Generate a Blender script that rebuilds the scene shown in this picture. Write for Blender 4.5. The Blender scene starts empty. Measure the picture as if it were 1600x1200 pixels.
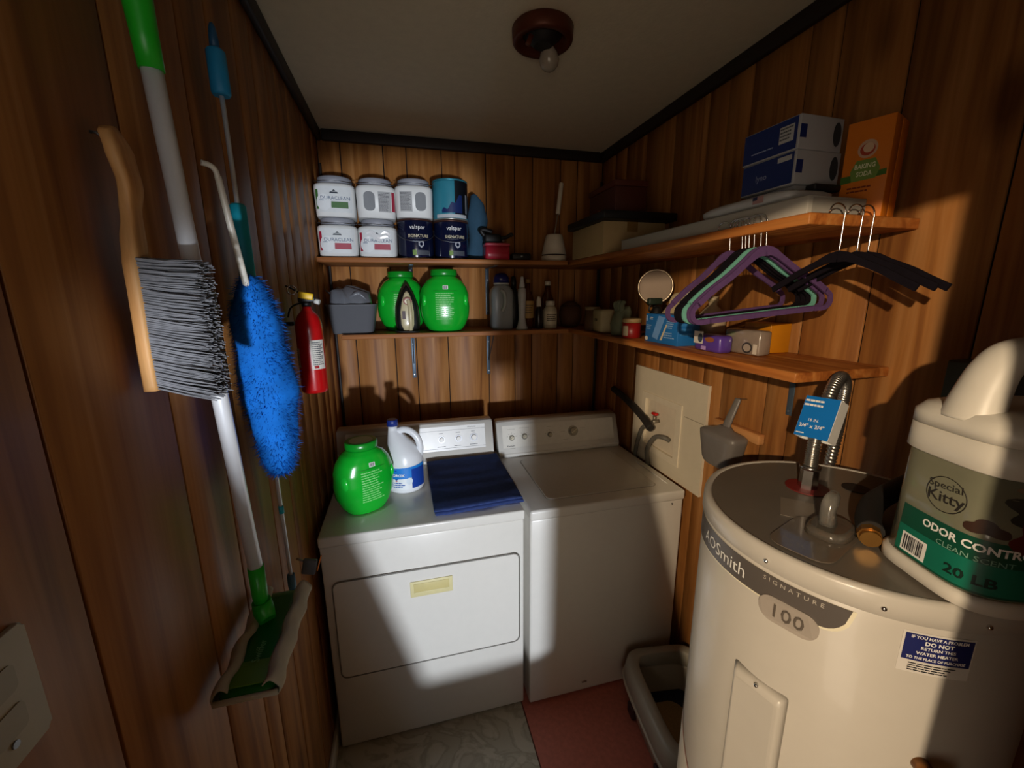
import bpy, bmesh, math, random
from mathutils import Vector, Matrix, noise
random.seed(7)
PI = math.pi
S = bpy.context.scene
COL = S.collection

# ---------------------------------------------------------------- camera, world, light, exposure
W, D, H = 1.505, 2.35, 2.50            # room: x 0..W, y 0..D (camera at y = 0), z 0..H
cd = bpy.data.cameras.new('camera'); cam = bpy.data.objects.new('camera', cd); COL.objects.link(cam)
cd.sensor_width = 36.0; cd.lens = 646.0 / 1600.0 * 36.0; cd.clip_start = 0.02
_y, _p, _r = 0.2543, 0.2138, -0.0051
_f = Vector((math.sin(_y)*math.cos(_p), math.cos(_y)*math.cos(_p), -math.sin(_p)))
_r0 = Vector((math.cos(_y), -math.sin(_y), 0)); _u0 = _r0.cross(_f)
_R = math.cos(_r)*_r0 + math.sin(_r)*_u0; _U = -math.sin(_r)*_r0 + math.cos(_r)*_u0
cam.matrix_world = Matrix(((_R.x, _U.x, -_f.x, .353), (_R.y, _U.y, -_f.y, 0), (_R.z, _U.z, -_f.z, 1.7246), (0, 0, 0, 1)))
S.camera = cam
S.view_settings.view_transform = 'Standard'; S.view_settings.look = 'None'
S.view_settings.gamma = 1.0; S.view_settings.use_curve_mapping = False
S.view_settings.exposure = 0.0

w = bpy.data.worlds.new('world'); S.world = w; w.use_nodes = True
w.node_tree.nodes['Background'].inputs[0].default_value = (1.0, .78, .52, 1)
w.node_tree.nodes['Background'].inputs[1].default_value = .012

def lamp(name, kind, loc, target, energy, color, **k):
    l = bpy.data.lights.new(name, kind); o = bpy.data.objects.new(name, l); COL.objects.link(o)
    o.location = loc; l.energy = energy; l.color = color
    o.rotation_euler = (Vector(target) - Vector(loc)).to_track_quat('-Z', 'Y').to_euler()
    for a, b in k.items(): setattr(l, a, b)
    return o
# warm lamp in the next room, up behind the door head, to the left of the camera
lamp('hall_lamp', 'SPOT', (-.87, -1.20, 2.17), (1.2, 1.0, 1.3), 235, (1.0, .77, .52), spot_size=1.6, spot_blend=.3, shadow_soft_size=.02)
# cool daylight from a window further back, coming low through the gap beside the camera
lamp('window_daylight', 'SPOT', (.45, -1.9, 1.00), (.43, 2.35, 1.12), 380, (.84, .90, 1.0), spot_size=.60, spot_blend=.12, shadow_soft_size=.06)
# dim general glow of the next room through the door opening
lamp('hall_glow', 'AREA', (-.40, -1.3, 1.15), (.3, 2.0, 1.6), 30.0, (1.0, .82, .62), shape='RECTANGLE', size=2.3, size_y=1.4)
# added narrow blue area light, gives glossy surfaces a vertical streak
lamp('streak_light', 'AREA', (.47, -1.85, 1.25), (.5, 2.0, 1.35), 4.0, (.45, .70, 1.0), shape='RECTANGLE', size=.07, size_y=1.0)

# ---------------------------------------------------------------- materials
def lin(c): return c/12.92 if c <= .04045 else ((c+.055)/1.055)**2.4
def rgb(h):
    h = h.lstrip('#'); return tuple(lin(int(h[i:i+2], 16)/255) for i in (0, 2, 4)) + (1,)
_M = {}
def mat(col, rough=.5, metal=0, noise_amt=0.06, nscale=30, bump=0, bscale=200, trans=0, coat=0, alpha=1, spec=.5, sss=0):
    key = (col, rough, metal, noise_amt, nscale, bump, bscale, trans, coat, alpha, spec, sss)
    if key in _M: return _M[key]
    m = bpy.data.materials.new('mat_%d' % len(_M)); m.use_nodes = True; n = m.node_tree.nodes; L = m.node_tree.links
    b = n['Principled BSDF']; c = rgb(col)
    b.inputs['Roughness'].default_value = rough; b.inputs['Metallic'].default_value = metal
    b.inputs['Specular IOR Level'].default_value = spec
    b.inputs['Transmission Weight'].default_value = trans; b.inputs['Coat Weight'].default_value = coat
    b.inputs['Alpha'].default_value = alpha
    if sss: b.inputs['Subsurface Weight'].default_value = sss; b.inputs['Subsurface Radius'].default_value = (.01, .01, .01)
    tc = n.new('ShaderNodeTexCoord')
    nz = n.new('ShaderNodeTexNoise'); nz.inputs['Scale'].default_value = nscale; nz.inputs['Detail'].default_value = 3
    L.new(tc.outputs['Object'], nz.inputs['Vector'])
    mx = n.new('ShaderNodeMix'); mx.data_type = 'RGBA'
    mx.inputs[6].default_value = tuple(x*(1-noise_amt*1.5) for x in c[:3]) + (1,)
    mx.inputs[7].default_value = tuple(min(1, x*(1+noise_amt*1.5)) for x in c[:3]) + (1,)
    L.new(nz.outputs['Fac'], mx.inputs[0]); L.new(mx.outputs[2], b.inputs['Base Color'])
    if bump:
        n2 = n.new('ShaderNodeTexNoise'); n2.inputs['Scale'].default_value = bscale; L.new(tc.outputs['Object'], n2.inputs['Vector'])
        bp = n.new('ShaderNodeBump'); bp.inputs['Strength'].default_value = bump; bp.inputs['Distance'].default_value = .002
        L.new(n2.outputs['Fac'], bp.inputs['Height']); L.new(bp.outputs[0], b.inputs['Normal'])
    _M[key] = m; return m

def wood(name, c1, c2, c3, rough, axis, gscale=1.0, island=.35, coat=0.0, knots=True):
    """plank grain running along axis (0,1,2)"""
    m = bpy.data.materials.new(name); m.use_nodes = True; n = m.node_tree.nodes; L = m.node_tree.links
    b = n['Principled BSDF']; b.inputs['Roughness'].default_value = rough; b.inputs['Coat Weight'].default_value = coat; b.inputs['Specular IOR Level'].default_value = .25
    b.inputs['Coat Roughness'].default_value = .35
    tc = n.new('ShaderNodeTexCoord'); geo = n.new('ShaderNodeNewGeometry')
    off = n.new('ShaderNodeVectorMath'); off.operation = 'SCALE'; off.inputs[3].default_value = 37.0
    cmb = n.new('ShaderNodeCombineXYZ')
    for i in range(3): L.new(geo.outputs['Random Per Island'], cmb.inputs[i])
    L.new(cmb.outputs[0], off.inputs[0])
    add = n.new('ShaderNodeVectorMath'); add.operation = 'ADD'
    L.new(tc.outputs['Object'], add.inputs[0]); L.new(off.outputs[0], add.inputs[1])
    mp = n.new('ShaderNodeMapping'); sc = [9*gscale]*3; sc[axis] = .55*gscale
    mp.inputs['Scale'].default_value = sc; L.new(add.outputs[0], mp.inputs['Vector'])
    n1 = n.new('ShaderNodeTexNoise'); n1.inputs['Scale'].default_value = 1.6; n1.inputs['Detail'].default_value = 6; n1.inputs['Distortion'].default_value = 1.6
    L.new(mp.outputs[0], n1.inputs['Vector'])
    mp2 = n.new('ShaderNodeMapping'); sc2 = [60*gscale]*3; sc2[axis] = 2.0*gscale; mp2.inputs['Scale'].default_value = sc2
    L.new(add.outputs[0], mp2.inputs['Vector'])
    n2 = n.new('ShaderNodeTexNoise'); n2.inputs['Scale'].default_value = 1.5; n2.inputs['Detail'].default_value = 5; L.new(mp2.outputs[0], n2.inputs['Vector'])
    r = n.new('ShaderNodeValToRGB'); e = r.color_ramp.elements
    e[0].position = .32; e[0].color = rgb(c1); e[1].position = .72; e[1].color = rgb(c3)
    k = e.new(.5); k.color = rgb(c2); L.new(n1.outputs['Fac'], r.inputs[0])
    mx = n.new('ShaderNodeMix'); mx.data_type = 'RGBA'; mx.blend_type = 'MULTIPLY'; mx.inputs[0].default_value = .28
    r2 = n.new('ShaderNodeValToRGB'); r2.color_ramp.elements[0].position = .3; r2.color_ramp.elements[0].color = (.45, .4, .35, 1)
    r2.color_ramp.elements[1].position = .62; r2.color_ramp.elements[1].color = (1, 1, 1, 1)
    L.new(n2.outputs['Fac'], r2.inputs[0]); L.new(r.outputs[0], mx.inputs[6]); L.new(r2.outputs[0], mx.inputs[7])
    hs = n.new('ShaderNodeMath'); hs.operation = 'MULTIPLY_ADD'; hs.inputs[1].default_value = island; hs.inputs[2].default_value = 1-island*.5
    L.new(geo.outputs['Random Per Island'], hs.inputs[0])
    vm = n.new('ShaderNodeVectorMath'); vm.operation = 'SCALE'; L.new(mx.outputs[2], vm.inputs[0]); L.new(hs.outputs[0], vm.inputs[3])
    out = vm.outputs[0]
    if knots:
        mp3 = n.new('ShaderNodeMapping'); s3 = [4.2]*3; s3[axis] = 1.9; mp3.inputs['Scale'].default_value = s3; L.new(add.outputs[0], mp3.inputs['Vector'])
        vo = n.new('ShaderNodeTexVoronoi'); vo.inputs['Scale'].default_value = 1.0; L.new(mp3.outputs[0], vo.inputs['Vector'])
        r3 = n.new('ShaderNodeValToRGB'); r3.color_ramp.elements[0].position = .06; r3.color_ramp.elements[0].color = (.25, .16, .1, 1)
        r3.color_ramp.elements[1].position = .19; r3.color_ramp.elements[1].color = (1, 1, 1, 1); L.new(vo.outputs['Distance'], r3.inputs[0])
        m3 = n.new('ShaderNodeMix'); m3.data_type = 'RGBA'; m3.blend_type = 'MULTIPLY'; m3.inputs[0].default_value = .8
        L.new(out, m3.inputs[6]); L.new(r3.outputs[0], m3.inputs[7]); out = m3.outputs[2]
    L.new(out, b.inputs['Base Color'])
    bp = n.new('ShaderNodeBump'); bp.inputs['Strength'].default_value = .12; bp.inputs['Distance'].default_value = .002
    L.new(n2.outputs['Fac'], bp.inputs['Height']); L.new(bp.outputs[0], b.inputs['Normal'])
    return m
PANEL = wood('wood_panelling', '#83522a', '#a26c38', '#b4804c', .48, 2, island=.12, coat=.0)
PANELX = wood('wood_panelling_groove', '#080403', '#0a0503', '#0c0604', .7, 2, knots=False)
SHELFY = wood('shelf_pine_along_wall', '#8a4a1e', '#b06a30', '#c98a4a', .45, 1, gscale=1.3, island=0)
SHELFX = wood('shelf_pine_across_wall', '#7e4822', '#a3683a', '#b88252', .5, 0, gscale=1.3, island=0, knots=False)
BRUSHW = wood('beech_block', '#b98048', '#cf9a5f', '#dcae76', .5, 2, gscale=1.5, island=0, knots=False)
DARKTRIM = mat('#1c0f08', .6, noise_amt=.2)
WHITE = mat('#dcd9d0', .28, coat=.3, noise_amt=.02)
OFFW = mat('#ded7c6', .45, noise_amt=.04)
BLACK = mat('#0b0b0d', .5)
CHROME = mat('#d8d8d8', .22, 1, noise_amt=.02)
STEEL = mat('#9a9da0', .38, 1, noise_amt=.05)
GREYTXT = mat('#55575c', .5)
WHITETXT = mat('#eeeeea', .5, noise_amt=.01)
DARKTXT = mat('#1d1f24', .5)

# ---------------------------------------------------------------- mesh helpers
class MB:
    def __init__(s): s.bm = bmesh.new(); s.mi = 0
    def _fin(s, faces, smooth):
        for f in faces: f.smooth = smooth; f.material_index = s.mi
    def box(s, c, size, rot=None, bevel=0, seg=2):
        r = bmesh.ops.create_cube(s.bm, size=1); vs = r['verts']
        bmesh.ops.scale(s.bm, vec=size, verts=vs)
        if rot is not None: bmesh.ops.transform(s.bm, matrix=rot.to_4x4(), verts=vs)
        bmesh.ops.translate(s.bm, vec=c, verts=vs)
        fs = set(f for v in vs for f in v.link_faces)
        if bevel:
            es = set(e for f in fs for e in f.edges)
            rr = bmesh.ops.bevel(s.bm, geom=list(es), offset=bevel, segments=seg, affect='EDGES', profile=.5)
            fs = set(f for f in fs if f.is_valid) | set(rr['faces'])
            fs = set(f for v in set(v for f in fs for v in f.verts) for f in v.link_faces)
        s._fin(fs, bool(bevel)); return s
    def rings(s, rings, cap=True, smooth=True, closed=False):
        vs = [[s.bm.verts.new(p) for p in r] for r in rings]; n = len(vs[0]); fs = []
        m = len(vs)
        for i in range(m if closed else m-1):
            a, b = vs[i], vs[(i+1) % m]
            for j in range(n):
                fs.append(s.bm.faces.new((a[j], a[(j+1) % n], b[(j+1) % n], b[j])))
        s._fin(fs, smooth)
        if cap and not closed:
            cf = [s.bm.faces.new(list(reversed(vs[0]))), s.bm.faces.new(vs[-1])]; s._fin(cf, False)
        return s
    def loft(s, secs, n=32, ex=2.0, cap=True, smooth=True, warp=None):
        """secs: (z, a, b[, cx, cy[, ex]]) stacked super-ellipses"""
        R = []
        for q in secs:
            z, a, b = q[:3]; cx, cy = (q[3], q[4]) if len(q) > 4 else (0, 0); e = q[5] if len(q) > 5 else ex
            r = []
            for i in range(n):
                t = 2*PI*i/n; c, d = math.cos(t), math.sin(t)
                p = Vector((cx + a*math.copysign(abs(c)**(2/e), c), cy + b*math.copysign(abs(d)**(2/e), d), z))
                if warp: p = warp(p)
                r.append(p)
            R.append(r)
        return s.rings(R, cap, smooth)
    def cyl(s, a, b, r, r2=None, n=20, smooth=True, cap=True):
        return s.tube([a, b], r if r2 is None else [r, r2], n, smooth, cap)
    def tube(s, path, r, n=10, smooth=True, cap=True, flat=1.0, up=None, closed=False):
        P = [Vector(p) for p in path]; m = len(P); R = []
        pu = None
        for i, p in enumerate(P):
            if closed: t = P[(i+1) % m] - P[i-1]
            else: t = (P[min(i+1, m-1)] - P[max(i-1, 0)])
            t.normalize()
            if pu is None:
                u = Vector(up) if up else (Vector((0, 0, 1)) if abs(t.z) < .9 else Vector((1, 0, 0)))
            else: u = Vector(up) if up else pu
            u = (u - t*u.dot(t)).normalized(); pu = u; v = t.cross(u)
            rr = r[i] if isinstance(r, (list, tuple)) else r
            R.append([p + (u*math.cos(2*PI*k/n)*flat + v*math.sin(2*PI*k/n))*rr for k in range(n)])
        return s.rings(R, cap, smooth, closed)
    def prism(s, poly, h, M=None, smooth=False, bevel=0):
        """poly in local xy, extruded 0..h in z, then transformed by M"""
        M = M or Matrix.Identity(4)
        a = [s.bm.verts.new(M @ Vector((x, y, 0))) for x, y in poly]; b = [s.bm.verts.new(M @ Vector((x, y, h))) for x, y in poly]
        n = len(poly); fs = [s.bm.faces.new((a[i], a[(i+1) % n], b[(i+1) % n], b[i])) for i in range(n)]
        fs += [s.bm.faces.new(list(reversed(a))), s.bm.faces.new(b)]
        s._fin(fs, smooth)
        if bevel:
            es = set(fs[-1].edges)
            rr = bmesh.ops.bevel(s.bm, geom=list(es), offset=bevel, segments=2, affect='EDGES')
            for f in rr['faces']: f.smooth = True; f.material_index = s.mi
        return s
    def ball(s, c, r, n=16, m=10, warp=None):
        c = Vector(c); r = Vector(r) if not isinstance(r, (int, float)) else Vector((r, r, r)); R = []
        for i in range(m+1):
            th = -PI/2 + PI*(i+.02 if i == 0 else (i-.02 if i == m else i))/m
            ring = []
            for j in range(n):
                ph = 2*PI*j/n
                p = Vector((math.cos(th)*math.cos(ph)*r.x, math.cos(th)*math.sin(ph)*r.y, math.sin(th)*r.z))
                if warp: p = warp(p)
                ring.append(c+p)
            R.append(ring)
        return s.rings(R)
    def quad(s, pts, smooth=False):
        f = s.bm.faces.new([s.bm.verts.new(p) for p in pts]); s._fin([f], smooth); return s
    def patch(s, f, nu, nv, smooth=True):
        g = [[s.bm.verts.new(f(i/nu, j/nv)) for i in range(nu+1)] for j in range(nv+1)]
        fs = [s.bm.faces.new((g[j][i], g[j][i+1], g[j+1][i+1], g[j+1][i])) for j in range(nv) for i in range(nu)]
        s._fin(fs, smooth); return s
    def lump(s, amt, scale, seed=0):
        for v in s.bm.verts:
            v.co += noise.noise_vector(v.co*scale + Vector((seed, seed*2, 0)))*amt
        return s
    def build(s, name, m, parent=None, label=None):
        bmesh.ops.recalc_face_normals(s.bm, faces=s.bm.faces)
        me = bpy.data.meshes.new(name); s.bm.to_mesh(me); s.bm.free()
        for x in (m if isinstance(m, (list, tuple)) else [m]): me.materials.append(x)
        o = bpy.data.objects.new(name, me); COL.objects.link(o)
        if parent: o.parent = parent
        if label: o['label'] = label
        return o
def mb(): return MB()
def tag(o, label, cat, group=None):
    o['label'] = label; o['category'] = cat
    if group: o['group'] = group
    return o
def thing(name, label, cat, loc, rz=0, group=None):
    o = bpy.data.objects.new(name, None); COL.objects.link(o); o.empty_display_size = .05
    o.location = loc; o.rotation_euler = (0, 0, rz); return tag(o, label, cat, group)
def struct(o): o['kind'] = 'structure'; return o
def dup(root, loc, rz, label=None):
    r = root.copy(); COL.objects.link(r); r.location = loc; r.rotation_euler = (root.rotation_euler.x, root.rotation_euler.y, rz)
    if label: r['label'] = label
    for ch in list(root.children):
        c = ch.copy(); COL.objects.link(c); c.parent = r
        for g in list(ch.children):
            d = g.copy(); COL.objects.link(d); d.parent = c
    return r
def Rz(a): return Matrix.Rotation(a, 3, 'Z')
def Rx(a): return Matrix.Rotation(a, 3, 'X')
def Ry(a): return Matrix.Rotation(a, 3, 'Y')
def spl(pts, k=8):
    """Catmull-Rom through pts"""
    P = [Vector(p) for p in pts]; P = [P[0]*2-P[1]] + P + [P[-1]*2-P[-2]]; out = []
    for i in range(1, len(P)-2):
        a, b, c, d = P[i-1:i+3]
        for j in range(k):
            t = j/k
            out.append(.5*((2*b) + (c-a)*t + (2*a-5*b+4*c-d)*t*t + (3*b-a-3*c+d)*t**3))
    out.append(P[-2]); return out
def roundrect(x0, y0, x1, y1, r, n=6):
    out = []
    for cx, cy, a in ((x1-r, y1-r, 0), (x0+r, y1-r, 90), (x0+r, y0+r, 180), (x1-r, y0+r, 270)):
        for k in range(n+1):
            t = math.radians(a+90*k/n); out.append((cx+r*math.cos(t), cy+r*math.sin(t)))
    return out
# surface maps: local (x right, y up, h out) -> point
def front(y, x0=0, z0=0): return lambda x, v, h=0: Vector((x0+x, y-h, z0+v))
def leftf(x, y0=0, z0=0): return lambda u, v, h=0: Vector((x-h, y0-u, z0+v))
def onrect(c, right, up):
    c, right, up = Vector(c), Vector(right).normalized(), Vector(up).normalized(); nrm = right.cross(up)
    return lambda u, v, h=0: c + right*u + up*v + nrm*h
def oncyl(r, a0=-PI/2, cx=0, cy=0, z0=0):
    return lambda u, v, h=0: Vector((cx+(r+h)*math.cos(a0+u/r), cy+(r+h)*math.sin(a0+u/r), z0+v))
def text(s, size, m, parent, smap, u=0, v=0, h=.0008, name='lettering', squash=1.0, slope=None, bold=0, align='CENTER', spacing=1.0, rot=0):
    cu = bpy.data.curves.new('t', 'FONT'); cu.body = s; cu.size = size; cu.align_x = align; cu.align_y = 'CENTER'
    cu.space_character = spacing; cu.offset = bold*size; cu.resolution_u = 2
    o = bpy.data.objects.new('t', cu); COL.objects.link(o)
    dg = bpy.context.evaluated_depsgraph_get(); me = bpy.data.meshes.new_from_object(o.evaluated_get(dg))
    bpy.data.objects.remove(o); bpy.data.curves.remove(cu)
    ca, sa = math.cos(rot), math.sin(rot)
    for q in me.vertices:
        x, y = q.co.x*squash, q.co.y
        if slope: y += slope(u+x)
        x, y = x*ca-y*sa, x*sa+y*ca
        q.co = smap(u+x, v+y, h)
    me.materials.clear(); me.materials.append(m)
    ob = bpy.data.objects.new(name, me); COL.objects.link(ob)
    if parent: ob.parent = parent
    return ob
def decal(parent, smap, u0, v0, u1, v1, m, name='label', h=.0005, n=10, shape=None):
    b = mb(); b.patch(lambda a, c: smap(u0+(u1-u0)*a, v0+(v1-v0)*c, h), n, max(2, n//2)); return b.build(name, m, parent)
def disc(parent, smap, u, v, ru, rv, m, name='emblem', h=.0007, n=24):
    b = mb(); b.patch(lambda a, q: smap(u+ru*q*math.cos(2*PI*a), v+rv*q*math.sin(2*PI*a), h), n, 4); return b.build(name, m, parent)
def lines(parent, smap, u0, v0, u1, v1, k, m, name='fine_print', h=.0009, duty=.45):
    b = mb(); rnd = random.Random(k*7+int(u0*999))
    for i in range(k):
        va = v1-(v1-v0)*(i+.2)/k; vb = va-(v1-v0)*duty/k; u = u0; end = u1-(u1-u0)*rnd.uniform(0, .3)
        while u < end:
            wd = (u1-u0)*rnd.uniform(.08, .2); ue = min(u+wd, end)
            b.quad([smap(u, vb, h), smap(ue, vb, h), smap(ue, va, h), smap(u, va, h)]); u = ue+(u1-u0)*.02
    return b.build(name, m, parent)
def barcode(parent, smap, u, v, wd, ht, name='barcode'):
    f = decal(parent, smap, u, v, u+wd, v+ht, WHITETXT, name, h=.001, n=4)
    b = mb(); rnd = random.Random(5); x = u+wd*.1
    while x < u+wd*.88:
        t = wd*rnd.choice((.02, .035, .05)); b.quad([smap(x, v+ht*.12, .0015), smap(x+t, v+ht*.12, .0015), smap(x+t, v+ht*.9, .0015), smap(x, v+ht*.9, .0015)]); x += t+wd*rnd.choice((.02, .04))
    b.build('bars', DARKTXT, f); return f

# ---------------------------------------------------------------- room shell
def panelling(name, marks, lo, hi, mk, z1=H, t=.012):
    """tongue planks between the groove marks; mk(a0, a1, h0, h1, z0, z1) -> box centre, size"""
    b = mb(); ed = [lo] + [m for m in marks if lo < m < hi] + [hi]; g = .0024
    for i in range(len(ed)-1):
        c, s = mk(ed[i]+g, ed[i+1]-g, 0, t, 0, z1); b.box(c, s, bevel=.0012, seg=1)
    b.mi = 1; c, s = mk(lo-.02, hi+.02, .005, .06, 0, z1); b.box(c, s)
    return struct(b.build(name, [PANEL, PANELX]))
panelling('wall_back', [.103, .303, .416, .592, .825, .983, 1.087, 1.25, 1.352], 0, W, lambda a, c, h0, h1, z0, z1: (((a+c)/2, D+(h0+h1)/2, (z0+z1)/2), (c-a, h1-h0, z1-z0)))
panelling('wall_right', [-.02, .19, .39, .593, .813, .987, 1.08, 1.278, 1.383, 1.481, 1.685, 1.9, 2.08, 2.2], -.05, D, lambda a, c, h0, h1, z0, z1: ((W+(h0+h1)/2, (a+c)/2, (z0+z1)/2), (h1-h0, c-a, z1-z0)))
panelling('wall_left', [.05, .27, .496, .728, .877, .957, 1.10, 1.265, 1.40, 1.535, 1.64, 1.775, 1.93, 2.03, 2.2], -.05, D, lambda a, c, h0, h1, z0, z1: ((-(h0+h1)/2, (a+c)/2, (z0+z1)/2), (h1-h0, c-a, z1-z0)))
# added unseen rear wall, its opening shaped to cut the lamp and daylight beams
b = mb()
ML = Matrix(((1, 0, 0, 0), (0, 0, 1, -.08), (0, 1, 0, 0), (0, 0, 0, 1)))
for poly in ([(-.06, 0), (W+.06, 0), (W+.06, .565), (-.06, .565)], [(.68, .565), (W+.06, .565), (W+.06, 1.12), (.68, 1.12)], [(.60, 1.12), (W+.06, 1.12), (W+.06, H), (.60, H)],
             [(-.06, 2.02), (.60, 2.02), (.60, H), (-.06, H)], [(-.06, .565), (.397, .565), (.15, 1.39), (.05, 1.72), (0, 1.75), (0, 2.02), (-.06, 2.02)]):
    b.prism(poly, .03, ML)
struct(b.build('rear_light_mask', PANEL))
b = mb().box((W/2, D/2, H+.03), (W+.2, D+.3, .06)); struct(b.build('ceiling', mat('#d9ccb2', .85, bump=.3, bscale=90, noise_amt=.05)))

fm = bpy.data.materials.new('marble_tile'); fm.use_nodes = True; n = fm.node_tree.nodes; L = fm.node_tree.links; bs = n['Principled BSDF']
tc = n.new('ShaderNodeTexCoord'); nz = n.new('ShaderNodeTexNoise'); nz.inputs['Scale'].default_value = 5; nz.inputs['Detail'].default_value = 8; nz.inputs['Distortion'].default_value = 2.5
L.new(tc.outputs['Object'], nz.inputs['Vector']); cr = n.new('ShaderNodeValToRGB'); e = cr.color_ramp.elements
e[0].position = .44; e[0].color = rgb('#aea692'); e[1].position = .56; e[1].color = rgb('#bab39f'); k = e.new(.49); k.color = rgb('#9c947f')
L.new(nz.outputs['Fac'], cr.inputs[0]); L.new(cr.outputs[0], bs.inputs['Base Color']); bs.inputs['Roughness'].default_value = .35
b = mb().box((.375-.03, D/2, -.02), (.81, D+.2, .04)); b.mi = 1; b.box((1.155, D/2, -.022), (.80, D+.2, .04))
struct(b.build('floor', [fm, mat('#c0705f', .6, noise_amt=.18, nscale=60)]))
struct(mb().box((.007, 1.1, .035), (.014, 2.2, .07), bevel=.003).build('baseboard_left', OFFW))
struct(mb().box((.011, D/2, H-.026), (.022, D, .052), bevel=.006).build('trim_1', DARKTRIM))
struct(mb().box((W/2, D-.011, H-.026), (W-.05, .022, .052), bevel=.006).build('trim_2', DARKTRIM))
struct(mb().box((W-.011, D/2, H-.026), (.022, D, .052), bevel=.006).build('trim_3', DARKTRIM))
struct(mb().box((.008, D-.008, 1.2), (.012, .012, 2.3), bevel=.004).build('trim_4', DARKTRIM))
struct(mb().box((W-.008, D-.008, 1.2), (.012, .012, 2.3), bevel=.004).build('trim_5', DARKTRIM))

# ---------------------------------------------------------------- shelves and brackets
S1, S2, YS = 1.889, 1.545, 2.032          # shelf tops, front edge of the back-wall shelves
def shelf(c, s, m, label, name='wall_shelf'):
    return tag(mb().box(c, s, bevel=.003).build(name, m), label, 'shelf')
shelf((.59, (YS+D-.001)/2, S1-.011), (1.175, D-.001-YS, .022), SHELFX, 'upper wooden shelf on the back wall holding buckets and paint cans')
shelf((.632, (YS+D-.001)/2, S2-.011), (1.115, D-.001-YS, .022), SHELFX, 'lower wooden shelf on the back wall holding the green tubs and the iron')
shelf(((1.186+W-.001)/2, (.73+D-.001)/2, S1-.012), (W-.001-1.186, D-.001-.73, .024), SHELFY, 'upper orange pine shelf on the right wall with hangers hooked on its edge')
shelf(((1.215+W-.001)/2, (.735+D-.001)/2, S2-.012), (W-.001-1.215, D-.001-.735, .024), SHELFY, 'lower orange pine shelf on the right wall above the white outlet panel')
BRK = mat('#5c6b7a', .45, .6)
def bracket(name, loc, rz, drop, reach, label, brace=True):
    t = thing(name, label, 'bracket', loc, rz)
    mb().box((0, -.002, -drop/2), (.020, .003, drop), bevel=.001).build('upright', BRK, t)
    mb().box((0, -reach/2, -.002), (.020, reach, .003), bevel=.001).build('arm', BRK, t)
    b = mb(); b.box((0, -reach*.36, -drop*.36), (.004, .004, math.hypot(reach*.62, drop*.62)), rot=Rx(math.atan2(reach*.62, drop*.62)))
    if brace: b.build('brace', BRK, t)
    for z in (-drop*.25, -drop*.92): mb().cyl((0, -.003, z), (0, -.006, z), .004, n=8).build('screw', STEEL, t)
    return t
bracket('shelf_bracket', (.398, D-.001, S2-.0225), 0, .255, .24, 'thin metal shelf bracket under the lower back shelf, below the green tubs')
bracket('shelf_bracket', (.822, D-.001, S2-.0225), 0, .255, .24, 'thin metal shelf bracket under the lower back shelf, below the grey jug')
bracket('shelf_bracket', (.822, D-.001, S1-.0225), 0, .255, .24, 'metal shelf bracket under the upper back shelf, left of the blue-capped grey jug', False)
bracket('shelf_bracket', (.405, D-.001, S1-.0225), 0, .06, .24, 'metal shelf bracket under the upper back shelf, above the green tubs', False)
bracket('shelf_bracket', (W-.001, .985, S2-.0245), -PI/2, .17, .2, 'metal shelf bracket under the lower right shelf, above the water heater', False)

# ---------------------------------------------------------------- ceiling light
t = thing('ceiling_light', 'dark copper ceiling light with one bare unlit bulb', 'ceiling light', (.806, 1.358, H-.001))
cop = mat('#5a2a17', .45, .4, noise_amt=.2, nscale=12)
b = mb(); b.loft([(0, .088, .088), (-.004, .092, .092), (-.035, .09, .09), (-.04, .086, .086), (-.04, .070, .070), (-.012, .062, .062)], 40); b.build('canopy', cop, t)
mb().loft([(-.0125, .061, .061), (-.02, .058, .058), (-.040, .035, .035), (-.048, .026, .026)], 32).build('socket', mat('#120c09', .6), t)
b = mb(); b.loft([(0, .013, .013), (-.014, .014, .014), (-.03, .026, .026), (-.05, .031, .031), (-.066, .027, .027), (-.077, .015, .015), (-.081, .003, .003)], 24)
o = b.build('bulb', mat('#a89e90', .25, trans=.2, noise_amt=.02), t); o.location = (.022, .012, -.022); o.rotation_euler = (.55, -.3, 0)
mb().box((-.05, -.03, -.052), (.014, .01, .03), rot=Ry(.4), bevel=.002).build('glass_clip', cop, t)

# ---------------------------------------------------------------- dryer
t = thing('clothes_dryer', 'white front-loading clothes dryer with wide door on the left of the washer', 'dryer', (.0256, 1.387, 0))
DW, DD = .737, .66
mb().box((DW/2, DD/2+.004, .441), (DW-.004, DD-.008, .866), bevel=.006).build('cabinet', WHITE, t)
mb().box((DW/2, DD/2, .895), (DW, DD, .040), bevel=.007, seg=3).build('top_panel', WHITE, t)
FM = Matrix(((1, 0, 0, 0), (0, 0, -1, .004), (0, 1, 0, 0), (0, 0, 0, 1)))
dr = mb().prism(roundrect(.034, .335, .712, .733, .022), .004, Matrix.Translation((0, 0, 0)) @ FM, bevel=.0015).build('door', WHITE, t)
gro = mb()
pts = [(x, -.0002, z) for x, z in roundrect(.031, .332, .715, .736, .024)]
gro.tube(pts, .0022, 6, closed=True, cap=False); gro.build('door_seam', mat('#77746c', .6), dr)
yel = mat('#d9cf9c', .4); yel2 = mat('#cabd82', .45)
hd = mb(); hd.box((.373, -.0015, .657), (.156, .006, .064), bevel=.002).build
hd = hd.build('door_handle', yel, t, 'yellowed plastic recessed door handle')
mb().box((.373, -.0052, .660), (.130, .002, .040), bevel=.0008).build('grip_recess', yel2, hd)
mb().box((.373, -.0065, .644), (.130, .003, .006), bevel=.001).build('grip_lip', yel, hd)
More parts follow.
